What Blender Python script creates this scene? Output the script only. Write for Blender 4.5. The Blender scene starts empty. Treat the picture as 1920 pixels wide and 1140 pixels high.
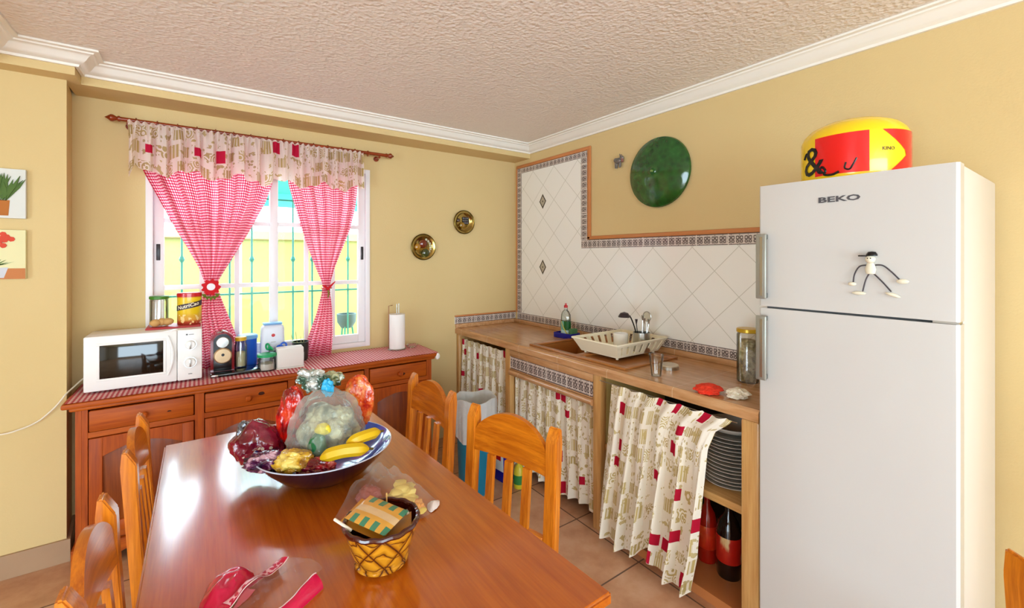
import bpy, bmesh, math, random
from mathutils import Vector, Matrix, noise
random.seed(7)
S = bpy.context.scene
COL = S.collection
PI = math.pi
sin, cos = math.sin, math.cos

# ------------------------------------------------------------------ helpers
def lin(h):
    if not isinstance(h, str): return (h[0], h[1], h[2], 1)
    h = h.lstrip('#'); c = [int(h[i:i+2], 16) / 255 for i in (0, 2, 4)]
    return tuple(x / 12.92 if x <= .04045 else ((x + .055) / 1.055) ** 2.4 for x in c) + (1,)

class NT:
    def __init__(s, name):
        s.m = bpy.data.materials.new(name); s.m.use_nodes = True
        s.t = s.m.node_tree; s.t.nodes.clear()
        s.out = s.t.nodes.new('ShaderNodeOutputMaterial')
    def n(s, kind, **kw):
        nd = s.t.nodes.new(kind)
        for k, v in kw.items(): setattr(nd, k, v)
        return nd
    def set(s, sock, v):
        if isinstance(v, bpy.types.NodeSocket): s.t.links.new(v, sock)
        elif v is not None:
            if isinstance(v, str): v = lin(v)
            sock.default_value = v
    def math(s, op, a, b=None, c=None, clamp=False):
        nd = s.n('ShaderNodeMath', operation=op, use_clamp=clamp)
        s.set(nd.inputs[0], a)
        if b is not None: s.set(nd.inputs[1], b)
        if c is not None: s.set(nd.inputs[2], c)
        return nd.outputs[0]
    def mix(s, f, a, b):
        nd = s.n('ShaderNodeMix', data_type='RGBA')
        s.set(nd.inputs[0], f); s.set(nd.inputs[6], a); s.set(nd.inputs[7], b)
        return nd.outputs[2]
    def coord(s, which='Object'):
        return s.n('ShaderNodeTexCoord').outputs[which]
    def geo(s):
        return s.n('ShaderNodeNewGeometry').outputs['Position']
    def xyz(s, v):
        nd = s.n('ShaderNodeSeparateXYZ'); s.set(nd.inputs[0], v); return nd.outputs
    def comb(s, x, y, z):
        nd = s.n('ShaderNodeCombineXYZ')
        for i, v in enumerate((x, y, z)): s.set(nd.inputs[i], v)
        return nd.outputs[0]
    def mapping(s, v, sc=(1, 1, 1), rot=(0, 0, 0), loc=(0, 0, 0)):
        nd = s.n('ShaderNodeMapping'); s.set(nd.inputs[0], v)
        nd.inputs[1].default_value = loc; nd.inputs[2].default_value = rot; nd.inputs[3].default_value = sc
        return nd.outputs[0]
    def noise(s, v, scale, detail=3, rough=.5):
        nd = s.n('ShaderNodeTexNoise'); s.set(nd.inputs['Vector'], v)
        nd.inputs['Scale'].default_value = scale; nd.inputs['Detail'].default_value = detail
        nd.inputs['Roughness'].default_value = rough
        return nd.outputs[0]
    def voro(s, v, scale, out='Distance', feature='F1'):
        nd = s.n('ShaderNodeTexVoronoi', feature=feature); s.set(nd.inputs['Vector'], v)
        nd.inputs['Scale'].default_value = scale
        return nd.outputs[out]
    def white(s, v):
        nd = s.n('ShaderNodeTexWhiteNoise'); s.set(nd.inputs['Vector'], v); return nd.outputs[0]
    def ramp(s, f, stops):
        nd = s.n('ShaderNodeValToRGB'); s.set(nd.inputs[0], f)
        e = nd.color_ramp.elements
        while len(e) < len(stops): e.new(.5)
        for i, (p, c) in enumerate(stops): e[i].position = p; e[i].color = lin(c)
        return nd.outputs[0]
    def bump(s, h, strength=.3, dist=.01):
        nd = s.n('ShaderNodeBump'); s.set(nd.inputs['Height'], h)
        nd.inputs['Strength'].default_value = strength; nd.inputs['Distance'].default_value = dist
        return nd.outputs[0]
    def bsdf(s, col, rough=.5, metal=0, normal=None, coat=0, spec=.5, trans=0, ior=1.45, emis=None, estr=0, coatr=.05, sheen=0, coatior=1.5):
        p = s.n('ShaderNodeBsdfPrincipled')
        s.set(p.inputs['Base Color'], col); s.set(p.inputs['Roughness'], rough); s.set(p.inputs['Metallic'], metal)
        s.set(p.inputs['Coat Weight'], coat); s.set(p.inputs['Coat Roughness'], coatr)
        s.set(p.inputs['Specular IOR Level'], spec); s.set(p.inputs['Transmission Weight'], trans); s.set(p.inputs['IOR'], ior); s.set(p.inputs['Coat IOR'], coatior)
        if sheen: s.set(p.inputs['Sheen Weight'], sheen)
        if normal is not None: s.set(p.inputs['Normal'], normal)
        if emis: s.set(p.inputs['Emission Color'], emis); s.set(p.inputs['Emission Strength'], estr)
        return p.outputs[0]
    def shmix(s, f, a, b):
        nd = s.n('ShaderNodeMixShader'); s.set(nd.inputs[0], f); s.t.links.new(a, nd.inputs[1]); s.t.links.new(b, nd.inputs[2])
        return nd.outputs[0]
    def done(s, sh):
        s.t.links.new(sh, s.out.inputs[0]); return s.m

def plain(name, col, rough=.5, metal=0, coat=0, bump=0, bscale=80, var=0, spec=.5):
    t = NT(name); nrm = None; c = lin(col) if isinstance(col, str) else col
    if var:
        f = t.noise(t.coord(), 6, 4)
        k = 1 - var
        c = t.mix(f, (c[0]*k, c[1]*k, c[2]*k, 1), (min(1, c[0]*(1+var)), min(1, c[1]*(1+var)), min(1, c[2]*(1+var)), 1))
    if bump: nrm = t.bump(t.noise(t.coord(), bscale, 3), bump, .004)
    return t.done(t.bsdf(c, rough, metal, nrm, coat, spec))

def wood(name, dark, light, axis=0, scale=1.0, rough=.25, coat=.5, knots=False, coord='Object', coatior=1.5):
    t = NT(name); v = t.coord(coord)
    sc = [14 * scale] * 3; sc[axis] = 1.1 * scale
    g = t.noise(t.mapping(v, tuple(sc)), 3.0, 6, .6)
    sc2 = [90 * scale] * 3; sc2[axis] = 3 * scale
    g2 = t.noise(t.mapping(v, tuple(sc2)), 2.0, 2, .5)
    f = t.math('ADD', t.math('MULTIPLY', g, .7), t.math('MULTIPLY', g2, .3))
    c = t.ramp(f, [(.34, dark), (.62, light)])
    if knots:
        kv = t.voro(t.mapping(v, (5, 5, 9)), 1.0)
        kf = t.math('LESS_THAN', t.math('ADD', kv, t.math('MULTIPLY', g2, .05)), .13)
        c = t.mix(kf, c, '#3c1604')
    n = t.bump(f, .12, .002)
    return t.done(t.bsdf(c, rough, 0, n, coat, coatr=.14, coatior=coatior, spec=.35))

def thin_glass(name, tint=(1, 1, 1, 1), gloss=.12, rough=.02, bump=0, bscale=40):
    t = NT(name)
    tr = t.n('ShaderNodeBsdfTransparent'); t.set(tr.inputs[0], tint)
    gl = t.n('ShaderNodeBsdfGlossy'); gl.inputs['Roughness'].default_value = rough
    fr = t.n('ShaderNodeLayerWeight'); fr.inputs[0].default_value = .25
    f = t.math('ADD', t.math('MULTIPLY', fr.outputs['Fresnel'], .8), gloss, clamp=True)
    if bump:
        b = t.bump(t.noise(t.coord(), bscale, 3), bump, .01)
        t.set(gl.inputs['Normal'], b); t.set(fr.inputs['Normal'], b)
    return t.done(t.shmix(f, tr.outputs[0], gl.outputs[0]))

def bag_film(name, tint, white=.12, gloss=.15, bscale=35):
    t = NT(name)
    tr = t.n('ShaderNodeBsdfTransparent'); t.set(tr.inputs[0], tint)
    b = t.bump(t.noise(t.coord(), bscale, 4), .8, .01)
    pr = t.bsdf('#e2e4e0', .10, 0, b, 0, 1.0)
    lw = t.n('ShaderNodeLayerWeight'); lw.inputs[0].default_value = .35; t.set(lw.inputs['Normal'], b)
    f = t.math('ADD', t.math('MULTIPLY', t.math('POWER', lw.outputs['Facing'], 2.2), gloss * 3), white, clamp=True)
    return t.done(t.shmix(f, tr.outputs[0], pr))

def world_loc(o):
    v = Vector((0, 0, 0))
    while o: v += o.location; o = o.parent
    return v

def obj(name, bm, m=None, parent=None, world=False, smooth=True, ang=32):
    me = bpy.data.meshes.new(name)
    if world and parent is not None: bmesh.ops.translate(bm, verts=bm.verts, vec=-world_loc(parent))
    bm.normal_update()
    bm.to_mesh(me); bm.free()
    o = bpy.data.objects.new(name, me); COL.objects.link(o)
    if m:
        for mm in (m if isinstance(m, (list, tuple)) else [m]): me.materials.append(mm)
    if smooth:
        for p in me.polygons: p.use_smooth = True
        me.set_sharp_from_angle(angle=math.radians(ang))
    if parent: o.parent = parent
    return o

def tag(o, label=None, cat=None, group=None, kind=None):
    if label: o['label'] = label
    if cat: o['category'] = cat
    if group: o['group'] = group
    if kind: o['kind'] = kind
    return o

def thing(name, label, cat, loc=(0, 0, 0), rz=0, group=None, kind=None):
    o = bpy.data.objects.new(name, None); COL.objects.link(o)
    o.location = loc; o.rotation_euler = (0, 0, rz); o.empty_display_size = .05
    return tag(o, label, cat, group, kind)

def copytree(o, parent=None):
    c = o.copy(); COL.objects.link(c); c.parent = parent
    for ch in [x for x in COL.objects if x.parent == o]: copytree(ch, c)
    return c

def nb(): return bmesh.new()
def box(bm, x0, x1, y0, y1, z0, z1, bev=0, seg=2, mi=0):
    r = bmesh.ops.create_cube(bm, size=1)
    vs = r['verts']
    for v in vs:
        v.co = Vector((x0 + (x1-x0)*(v.co.x+.5), y0 + (y1-y0)*(v.co.y+.5), z0 + (z1-z0)*(v.co.z+.5)))
    fs = list({f for v in vs for f in v.link_faces})
    for f in fs: f.material_index = mi
    if bev:
        es = list({e for v in vs for e in v.link_edges})
        bmesh.ops.bevel(bm, geom=es, offset=min(bev, abs(x1-x0)*.49, abs(y1-y0)*.49, abs(z1-z0)*.49), segments=seg, affect='EDGES', profile=.5)
    return bm
def bx(*a, **k): return box(nb(), *a, **k)

def lathe(bm, prof, seg=32, c=(0, 0, 0), sx=1, sy=1, M=None):
    rings = []
    for r, z in prof:
        if r < 1e-5: vs = [bm.verts.new((0, 0, z))]
        else: vs = [bm.verts.new((r*cos(2*PI*i/seg)*sx, r*sin(2*PI*i/seg)*sy, z)) for i in range(seg)]
        rings.append(vs)
    for a, b in zip(rings, rings[1:]):
        for i in range(seg):
            j = (i+1) % seg
            if len(a) == 1 and len(b) == 1: break
            if len(a) == 1: bm.faces.new((a[0], b[j], b[i]))
            elif len(b) == 1: bm.faces.new((a[i], a[j], b[0]))
            else: bm.faces.new((a[i], a[j], b[j], b[i]))
    allv = [v for r in rings for v in r]
    if M is not None: bmesh.ops.transform(bm, matrix=M, verts=allv)
    bmesh.ops.translate(bm, verts=allv, vec=Vector(c))
    return bm
def cyl(bm, r, z0, z1, seg=24, c=(0, 0, 0), M=None, ch=0):
    if ch: p = [(0, z0), (r-ch, z0), (r, z0+ch), (r, z1-ch), (r-ch, z1), (0, z1)]
    else: p = [(0, z0), (r, z0), (r, z1), (0, z1)]
    return lathe(bm, p, seg, c, M=M)

def tube(bm, pts, r, seg=8, closed=False, cap=True):
    pts = [Vector(p) for p in pts]; n = len(pts)
    rr = r if isinstance(r, (list, tuple)) else [r]*n
    rings = []; up = None
    for i in range(n):
        if closed: t = pts[(i+1) % n] - pts[i-1]
        else: t = pts[min(i+1, n-1)] - pts[max(i-1, 0)]
        t.normalize()
        if up is None:
            up = Vector((0, 0, 1)) if abs(t.z) < .9 else Vector((1, 0, 0))
        a = (up - t*up.dot(t)).normalized(); b = t.cross(a); up = a
        rings.append([bm.verts.new(pts[i] + (a*cos(2*PI*k/seg) + b*sin(2*PI*k/seg))*rr[i]) for k in range(seg)])
    m = n if closed else n-1
    for i in range(m):
        A, B = rings[i], rings[(i+1) % n]
        for k in range(seg): bm.faces.new((A[k], A[(k+1) % seg], B[(k+1) % seg], B[k]))
    if cap and not closed:
        bm.faces.new(rings[0][::-1]); bm.faces.new(rings[-1])
    return bm

def prism(bm, pts, d0, d1, axis='y', mi=0):
    """polygon of (a,b) extruded on axis: y->(a,d,b)  x->(d,a,b)  z->(a,b,d)"""
    f = {'y': lambda a, b, d: (a, d, b), 'x': lambda a, b, d: (d, a, b), 'z': lambda a, b, d: (a, b, d)}[axis]
    A = [bm.verts.new(f(a, b, d0)) for a, b in pts]; B = [bm.verts.new(f(a, b, d1)) for a, b in pts]
    n = len(pts); fs = [bm.faces.new(A), bm.faces.new(B[::-1])]
    for i in range(n): fs.append(bm.faces.new((A[i], B[i], B[(i+1) % n], A[(i+1) % n])))
    for q in fs: q.material_index = mi
    bmesh.ops.recalc_face_normals(bm, faces=fs)
    return bm

def sheet(nu, nv, fn, uvfn=None, bm=None):
    bm = bm or nb(); uv = bm.loops.layers.uv.verify()
    g = [[bm.verts.new(fn(i/nu, j/nv)) for j in range(nv+1)] for i in range(nu+1)]
    for i in range(nu):
        for j in range(nv):
            f = bm.faces.new((g[i][j], g[i+1][j], g[i+1][j+1], g[i][j+1]))
            if uvfn:
                for l, (a, b) in zip(f.loops, ((i, j), (i+1, j), (i+1, j+1), (i, j+1))): l[uv].uv = uvfn(a/nu, b/nv)
    return bm

def arcpts(cx, cy, r, a0, a1, n=10):
    return [(cx + r*cos(a0+(a1-a0)*i/n), cy + r*sin(a0+(a1-a0)*i/n)) for i in range(n+1)]

def crumple(c, rad, seed=0, amp=.25, fr=3.0, sub=4, fold=1.0, shape=None, flatz=None):
    bm = nb(); bmesh.ops.create_icosphere(bm, subdivisions=sub, radius=1)
    off = Vector((seed*7.3, seed*3.1, seed*1.7))
    for v in bm.verts:
        d = v.co.normalized()
        q = d*fr + off
        w_ = q + Vector((noise.noise(q*.9+Vector((9, 0, 0))), noise.noise(q*.9+Vector((0, 9, 0))), noise.noise(q*.9+Vector((0, 0, 9)))))*.8
        k = noise.noise(q*.7)*amp*.9 + (.35-abs(noise.noise(w_*1.1)))*amp*.75*fold + (.3-abs(noise.noise(w_*2.4)))*amp*.22*fold
        p = d*(1+k)
        p = Vector((p.x*rad[0], p.y*rad[1], p.z*rad[2]))
        if shape: p = shape(p, d)
        p += Vector(c)
        if flatz is not None and p.z < flatz: p.z = flatz + abs(noise.noise(q*3))*.002
        v.co = p
    return bm

def text_bm(body, size, depth=.0006, res=2, bold=0):
    cu = bpy.data.curves.new('txt', 'FONT'); cu.body = body; cu.size = size; cu.extrude = depth; cu.resolution_u = res
    cu.align_x = 'CENTER'; cu.align_y = 'CENTER'; cu.offset = bold
    o = bpy.data.objects.new('txt', cu); COL.objects.link(o)
    dg = bpy.context.evaluated_depsgraph_get(); dg.update()
    me = bpy.data.meshes.new_from_object(o.evaluated_get(dg))
    bm = nb(); bm.from_mesh(me)
    bpy.data.objects.remove(o); bpy.data.curves.remove(cu); bpy.data.meshes.remove(me)
    return bm
def xf(bm, M): bmesh.ops.transform(bm, matrix=M, verts=bm.verts); return bm
def mv(bm, v): bmesh.ops.translate(bm, verts=bm.verts, vec=Vector(v)); return bm
def bend(bm, R, z0=0, a0=0, slope=0):
    """text in xy plane -> wrapped on a vertical cylinder radius R, facing angle a0"""
    for v in bm.verts:
        th = a0 + v.co.x / R; r = R + v.co.z
        v.co = Vector((r*cos(th), r*sin(th), z0 + v.co.y + slope*v.co.x))
    return bm

# ------------------------------------------------------------------ materials
def m_wall():
    t = NT('wall_paint'); p = t.geo()
    c = t.mix(t.noise(p, 1.3, 3), '#d0b67e', '#d8c08c')
    n = t.bump(t.noise(p, 120, 4), .25, .003)
    return t.done(t.bsdf(c, .7, 0, n, 0, .3))
WALL = m_wall()
def m_ceil():
    t = NT('ceiling_stipple'); p = t.geo()
    h = t.math('ADD', t.noise(p, 45, 3, .5), t.math('MULTIPLY', t.voro(p, 55), .6))
    c = t.mix(t.noise(p, .9, 2), '#e9e2da', '#eee8e1')
    return t.done(t.bsdf(c, .85, 0, t.bump(h, .6, .009), 0, .2))
CEIL = m_ceil()
CORN = plain('cornice_white', '#efece2', .45)
def m_floor():
    t = NT('terracotta_floor'); x, y, z = t.xyz(t.geo())
    sz = .45
    u = t.math('DIVIDE', t.math('ADD', x, .655+10*sz), sz); v = t.math('DIVIDE', t.math('ADD', y, 1.97+20*sz), sz)
    def line(q):
        f = t.math('FRACT', q); d = t.math('MINIMUM', f, t.math('SUBTRACT', 1, f)); return d
    d = t.math('MINIMUM', line(u), line(v))
    g = t.math('LESS_THAN', d, .009)
    cell = t.comb(t.math('FLOOR', u), t.math('FLOOR', v), 0)
    tone = t.white(cell)
    n1 = t.noise(t.geo(), 7, 5, .6)
    c = t.ramp(t.math('ADD', t.math('MULTIPLY', n1, .8), t.math('MULTIPLY', tone, .2)), [(.25, '#ad7a58'), (.5, '#c99a77'), (.75, '#d8b294')])
    c = t.mix(g, c, '#6d5444')
    n = t.bump(t.math('SUBTRACT', t.math('MULTIPLY', n1, .2), g), .5, .004)
    return t.done(t.bsdf(c, t.math('ADD', .28, t.math('MULTIPLY', g, .4)), 0, n, .1))
FLOOR = m_floor()
BASEB = plain('baseboard_tile', '#a98a6c', .35, var=.12)
TABLEW = wood('table_wood', '#a84e0b', '#c2660f', 1, 1.0, .26, 1.0, coatior=1.6)
CHAIRW = wood('chair_wood', '#b0580b', '#e08820', 2, 1.2, .28, .5)
SIDEW = wood('sideboard_wood', '#963c04', '#bc5a08', 0, .9, .48, .0, knots=True)
SIDEV = wood('sideboard_wood_upright', '#903804', '#b85407', 2, .9, .48, .0)
SIDED = wood('sideboard_recess_wood', '#6d2a05', '#8d420b', 2, .9, .4, .2)
ROD = wood('rod_wood', '#6a2208', '#94380f', 0, 1.2, .3, .4)
def m_counter():
    t = NT('counter_woodgrain_tile'); x, y, z = t.xyz(t.geo())
    g = t.noise(t.mapping(t.geo(), (16, 2.2, 16)), 2.2, 6, .6)
    c = t.ramp(g, [(.3, '#a97a4c'), (.5, '#c09062'), (.7, '#cfa478')])
    f = t.math('FRACT', t.math('DIVIDE', t.math('ADD', y, 5.03), .41))
    l = t.math('LESS_THAN', f, .008)
    c = t.mix(t.math('MULTIPLY', l, .5), c, '#e0cdb0')
    return t.done(t.bsdf(c, .22, 0, None, .2))
COUNTER = m_counter()
POSTW = wood('counter_post_wood', '#b8854a', '#d2a567', 2, .9, .35, .2, coord='Object')
SHELFW = wood('shelf_wood', '#b07f45', '#cb9f63', 1, .9, .4, .1)
INNERY = plain('inner_plaster', '#c9b06a', .8, var=.08)
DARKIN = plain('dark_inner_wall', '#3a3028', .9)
ORANGET = plain('orange_trim_tile', '#c27c48', .35, var=.1)
def m_tile():
    t = NT('white_diagonal_tile'); x, y, z = t.xyz(t.geo()); D = .286
    yy = t.math('ADD', y, 1.433); zz = t.math('SUBTRACT', z, 1.468)
    def ln(q):
        f = t.math('FRACT', t.math('ADD', t.math('DIVIDE', q, D), 20)); return t.math('MINIMUM', f, t.math('SUBTRACT', 1, f))
    d = t.math('MINIMUM', ln(t.math('ADD', yy, zz)), ln(t.math('SUBTRACT', yy, zz)))
    g = t.math('LESS_THAN', d, .010)
    c = t.mix(g, '#eeece4', '#cbc8bb')
    n = t.bump(t.math('SUBTRACT', t.math('MULTIPLY', t.noise(t.geo(), 9, 3), .35), t.math('MULTIPLY', g, .6)), .35, .006)
    return t.done(t.bsdf(c, .12, 0, n, .2))
TILE = m_tile()
def m_border():
    t = NT('scroll_border_tile'); u, v, w = t.xyz(t.coord('UV'))
    wob = t.noise(t.comb(u, v, 0), 60, 2)
    vv = t.math('ABSOLUTE', t.math('SUBTRACT', v, .5))
    edge = t.math('GREATER_THAN', vv, .43)
    f = t.math('SUBTRACT', t.math('FRACT', t.math('DIVIDE', u, .048)), .5)
    fx = t.math('MULTIPLY', f, .75)
    def ring(cy, r, w):
        dx = t.math('SUBTRACT', t.math('ABSOLUTE', fx), .2); dy = t.math('SUBTRACT', v, cy)
        d = t.math('SQRT', t.math('ADD', t.math('MULTIPLY', dx, dx), t.math('MULTIPLY', dy, dy)))
        return t.math('LESS_THAN', t.math('ABSOLUTE', t.math('SUBTRACT', d, r)), w)
    r1 = ring(.62, .13, .055); r2 = ring(.3, .10, .05)
    side = t.math('GREATER_THAN', t.math('ABSOLUTE', fx), .32)
    core = t.math('MULTIPLY', t.math('LESS_THAN', t.math('ABSOLUTE', fx), .06), t.math('LESS_THAN', vv, .3))
    k = t.math('MAXIMUM', t.math('MAXIMUM', r1, r2), t.math('MAXIMUM', edge, t.math('MULTIPLY', side, t.math('GREATER_THAN', wob, .5))))
    k = t.math('MULTIPLY', k, t.math('SUBTRACT', 1, core))
    seam = t.math('LESS_THAN', t.math('FRACT', t.math('DIVIDE', u, .197)), .02)
    c = t.mix(k, t.mix(wob, '#c3b6ac', '#ded3ca'), t.mix(wob, '#4a4042', '#847670'))
    c = t.mix(seam, c, '#e6e0d6')
    return t.done(t.bsdf(c, .2, 0, None, .2))
BORDER = m_border()
WHITEPL = plain('white_plastic', '#eeece8', .3)
PVC = plain('window_white_pvc', '#ece9ea', .35)
CREAMPL = plain('cream_plastic', '#ece4c8', .35)
FRIDGE = plain('fridge_enamel', '#cbcac6', .16, coat=.4)
FRIDGES = plain('fridge_side_enamel', '#d8cfc3', .3)
GREYPL = plain('grey_plastic', '#9a9a90', .35, .5)
SILVER = plain('brushed_steel', '#b9b7b0', .28, 1)
CHROME = plain('chrome', '#dcdcdc', .08, 1)
BLACK = plain('black_plastic', '#0c0c0d', .25)
DARKG = plain('dark_grey_plastic', '#2d2628', .35)
RED = plain('red_plastic', '#c40a16', .28, coat=.4)
YEL = plain('yellow_plastic', '#f6cf06', .25, coat=.5)
REDP = plain('bright_red_print', '#e00508', .25, coat=.5)
GREENLID = plain('green_lid', '#3f7d1e', .4)
GREEN2 = plain('bright_green_plastic', '#23a765', .35)
BLUE = plain('blue_plastic', '#1557c8', .3)
DBLUE = plain('navy_blue_plastic', '#0b0f86', .3)
LBLUE = plain('light_blue_plastic', '#7db4e6', .35)
YELLID = plain('yellow_lid', '#dcae20', .35)
GLASS = thin_glass('clear_glass', (.97, .98, .97, 1), .05, .08)
PANE = thin_glass('window_glass', (.97, 1, .99, 1), -.012)
PAPER = plain('white_paper', '#f2f0ec', .85, bump=.3, bscale=60)
FILM = bag_film('clear_bag_film', (.97, .96, .96, 1), .06, .12, 30)
FILMG = bag_film('grey_bag_film', (.86, .90, .84, 1), .17, .22, 24)
BAKE = plain('beige_bread', '#c79a5b', .8, var=.2)
GBAG = plain('grey_bin_liner', '#c4c8c7', .3, bump=.9, bscale=30, var=.12)

def fabric_sh(t, c, trans=.45, rough=.9):
    d = t.n('ShaderNodeBsdfDiffuse'); t.set(d.inputs[0], c)
    tl = t.n('ShaderNodeBsdfTranslucent'); t.set(tl.inputs[0], c)
    return t.done(t.shmix(trans, d.outputs[0], tl.outputs[0]))
def m_gingham(name, p, red, pink, white, trans, coord='UV', seam=False):
    t = NT(name); u, v, w = t.xyz(t.coord(coord))
    a = t.math('LESS_THAN', t.math('FRACT', t.math('DIVIDE', t.math('ADD', u, 40*p), p)), .5)
    b = t.math('LESS_THAN', t.math('FRACT', t.math('DIVIDE', t.math('ADD', v, 40*p), p)), .5)
    s = t.math('ADD', a, b)
    c = t.mix(t.math('GREATER_THAN', s, .5), white, t.mix(t.math('GREATER_THAN', s, 1.5), pink, red))
    return fabric_sh(t, c, trans)
GING = m_gingham('red_gingham_curtain', .017, '#c40a34', '#ea6486', '#fdf2f5', .58)
GINGT = m_gingham('red_gingham_runner', .02, '#b02038', '#d7868c', '#eee0dd', 0)
def m_patch(name, trans, k=9.0, red='#b81f38', warm='#f3ead2'):
    t = NT(name); u, v, w = t.xyz(t.coord('UV'))
    U = t.math('MULTIPLY', u, k); V = t.math('MULTIPLY', v, k)
    row = t.math('FLOOR', V)
    U = t.math('ADD', U, t.math('MULTIPLY', t.math('FRACT', t.math('MULTIPLY', row, .618)), 1.0))
    cu = t.math('FLOOR', U)
    h = t.white(t.comb(cu, row, 3.3)); h2 = t.white(t.comb(cu, row, 9.1))
    fu = t.math('ABSOLUTE', t.math('SUBTRACT', t.math('FRACT', U), .5)); fv = t.math('ABSOLUTE', t.math('SUBTRACT', t.math('FRACT', V), .5))
    ins = t.math('MULTIPLY', t.math('LESS_THAN', fu, .36), t.math('LESS_THAN', fv, t.math('ADD', .22, t.math('MULTIPLY', h2, .18))))
    uv3 = t.comb(u, v, 0)
    dots = t.math('LESS_THAN', t.voro(uv3, k*3.6), .30)
    blob = t.math('GREATER_THAN', t.noise(uv3, k*2.2, 3), .61)
    stripes = t.math('GREATER_THAN', t.math('FRACT', t.math('MULTIPLY', U, 5)), .45)
    rings = t.math('GREATER_THAN', t.math('FRACT', t.math('MULTIPLY', t.voro(uv3, k*2.0), 4)), .5)
    isred = t.math('MULTIPLY', ins, t.math('GREATER_THAN', h, .90))
    isblk = t.math('MULTIPLY', t.math('MULTIPLY', ins, t.math('MULTIPLY', t.math('GREATER_THAN', h, .55), t.math('LESS_THAN', h, .87))), t.math('ADD', .25, t.math('MULTIPLY', stripes, .6)))
    isring = t.math('MULTIPLY', t.math('MULTIPLY', ins, t.math('LESS_THAN', h, .3)), rings)
    isblob = t.math('MULTIPLY', blob, t.math('GREATER_THAN', h, .3))
    isdots = t.math('MULTIPLY', dots, t.math('LESS_THAN', h2, .38))
    gold = t.math('MAXIMUM', t.math('MAXIMUM', isblk, t.math('MULTIPLY', isring, .8)), t.math('MAXIMUM', t.math('MULTIPLY', isblob, .75), t.math('MULTIPLY', isdots, .7)))
    c = t.mix(t.noise(uv3, 4, 2), '#f4eee2', warm)
    c = t.mix(gold, c, t.mix(h2, '#ab9036', '#c2a954'))
    c = t.mix(isred, c, red)
    return fabric_sh(t, c, trans)
PATCH = m_patch('patchwork_curtain_fabric', .12, 10.5)
PATCHV = m_patch('patchwork_valance_fabric', .5, 10, '#d42a50', '#fbeae6')

# ------------------------------------------------------------------ room
XL, YF, ZC = -6.2, -8.0, 2.565
def struct(name, bm, m, label=None, parent=None, **k):
    o = obj(name, bm, m, parent, **k)
    if parent is None: o['kind'] = 'structure'
    if label: o['label'] = label
    return o
struct('floor', bx(XL, 0, YF, 0, -.1, 0), FLOOR, 'pink-brown terracotta tiled floor', smooth=False)
struct('ceiling', bx(XL, 0, YF, 0, ZC, ZC+.15), CEIL, 'cream stippled plaster ceiling', smooth=False)
WX0, WX1, WZ0, WZ1 = -2.73, -1.394, .866, 2.222
b = nb(); T = .26
box(b, XL, WX0, 0, T, 0, ZC); box(b, WX1, .2, 0, T, 0, ZC); box(b, WX0, WX1, 0, T, 0, WZ0); box(b, WX0, WX1, 0, T, WZ1, ZC)
struct('wall_back', b, WALL, 'yellow painted wall with the curtained window', smooth=False)
struct('wall_right', bx(0, .2, YF, 0, 0, ZC), WALL, 'yellow painted wall behind counter and fridge', smooth=False)
struct('wall_left_pier', prism(nb(), [(XL, -.001), (-3.045, -.001), (-3.02, -.265), (XL, -.265)], 0, 2.452, 'z'), WALL, 'yellow wall pier with two small paintings', smooth=False)
b = nb(); box(b, XL-.2, XL, YF, -5.0, 0, ZC); box(b, XL-.2, XL, -3.4, 0.2, 0, ZC); box(b, XL-.2, XL, -5.0, -3.4, 2.2, ZC)
ROOMW = plain('off_white_paint', '#e2e2e0', .8)
struct('wall_left', b, ROOMW, smooth=False)
b = nb(); box(b, XL, -5.0, YF-.2, YF, 0, ZC); box(b, -.8, 0.2, YF-.2, YF, 0, ZC); box(b, -5.0, -.8, YF-.2, YF, 0, .3); box(b, -5.0, -.8, YF-.2, YF, 2.3, ZC)
struct('wall_front', b, ROOMW, smooth=False)
# soffits under the ceiling
struct('trim_1', bx(-3.03, -.0005, -.235, -.0005, 2.452, ZC-.001), WALL, 'yellow boxed beam above the window', smooth=False)
b = nb(); box(b, XL+.0005, -2.972, -.375, -.2355, 2.452, ZC-.001); box(b, XL+.0005, -3.24, -.375, -.0005, 2.4525, ZC-.001)
box(b, XL+.0005, -3.24, YF+.0005, -.375, 2.452, ZC-.001)
struct('trim_2', b, WALL, 'yellow boxed beam over the wall pier', smooth=False)
# cornice swept along the beams
path = [(0, YF), (0, -.235), (-2.97, -.235), (-2.97, -.375), (-3.24, -.375), (-3.24, YF)]
prof = [(0, 2.492), (.014, 2.492), (.018, 2.503), (.03, 2.508), (.045, 2.520), (.058, 2.538), (.070, 2.545), (.076, 2.546), (.080, 2.553), (.098, 2.555), (.098, 2.5645), (0, 2.5645)]
b = nb(); rings = []
for i, p in enumerate(path):
    P = Vector(p); n0 = n1 = None
    if i: d = (P - Vector(path[i-1])).normalized(); n0 = Vector((-d.y, d.x))
    if i < len(path)-1: d = (Vector(path[i+1]) - P).normalized(); n1 = Vector((-d.y, d.x))
    n0 = n0 or n1; n1 = n1 or n0
    mit = (n0+n1) / (1 + n0.dot(n1))
    rings.append([b.verts.new((P.x+mit.x*d_, P.y+mit.y*d_, z)) for d_, z in prof])
for A, B in zip(rings, rings[1:]):
    for i in range(len(prof)): b.faces.new((A[i], A[(i+1) % len(prof)], B[(i+1) % len(prof)], B[i]))
bmesh.ops.recalc_face_normals(b, faces=b.faces)
struct('trim_3', b, CORN, 'white moulded cornice around the ceiling')
struct('baseboard_left', prism(nb(), [(XL, -.2655), (-3.0195, -.2655), (-3.043, -.0), (-3.030, -.0), (-3.004, -.279), (XL, -.279)], 0.0005, .115, 'z'), BASEB, 'stone coloured tile skirting', smooth=False)
struct('baseboard_right', bx(-.014, -.0005, YF+.001, -3.14, .0005, .11), BASEB, smooth=False)

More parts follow.
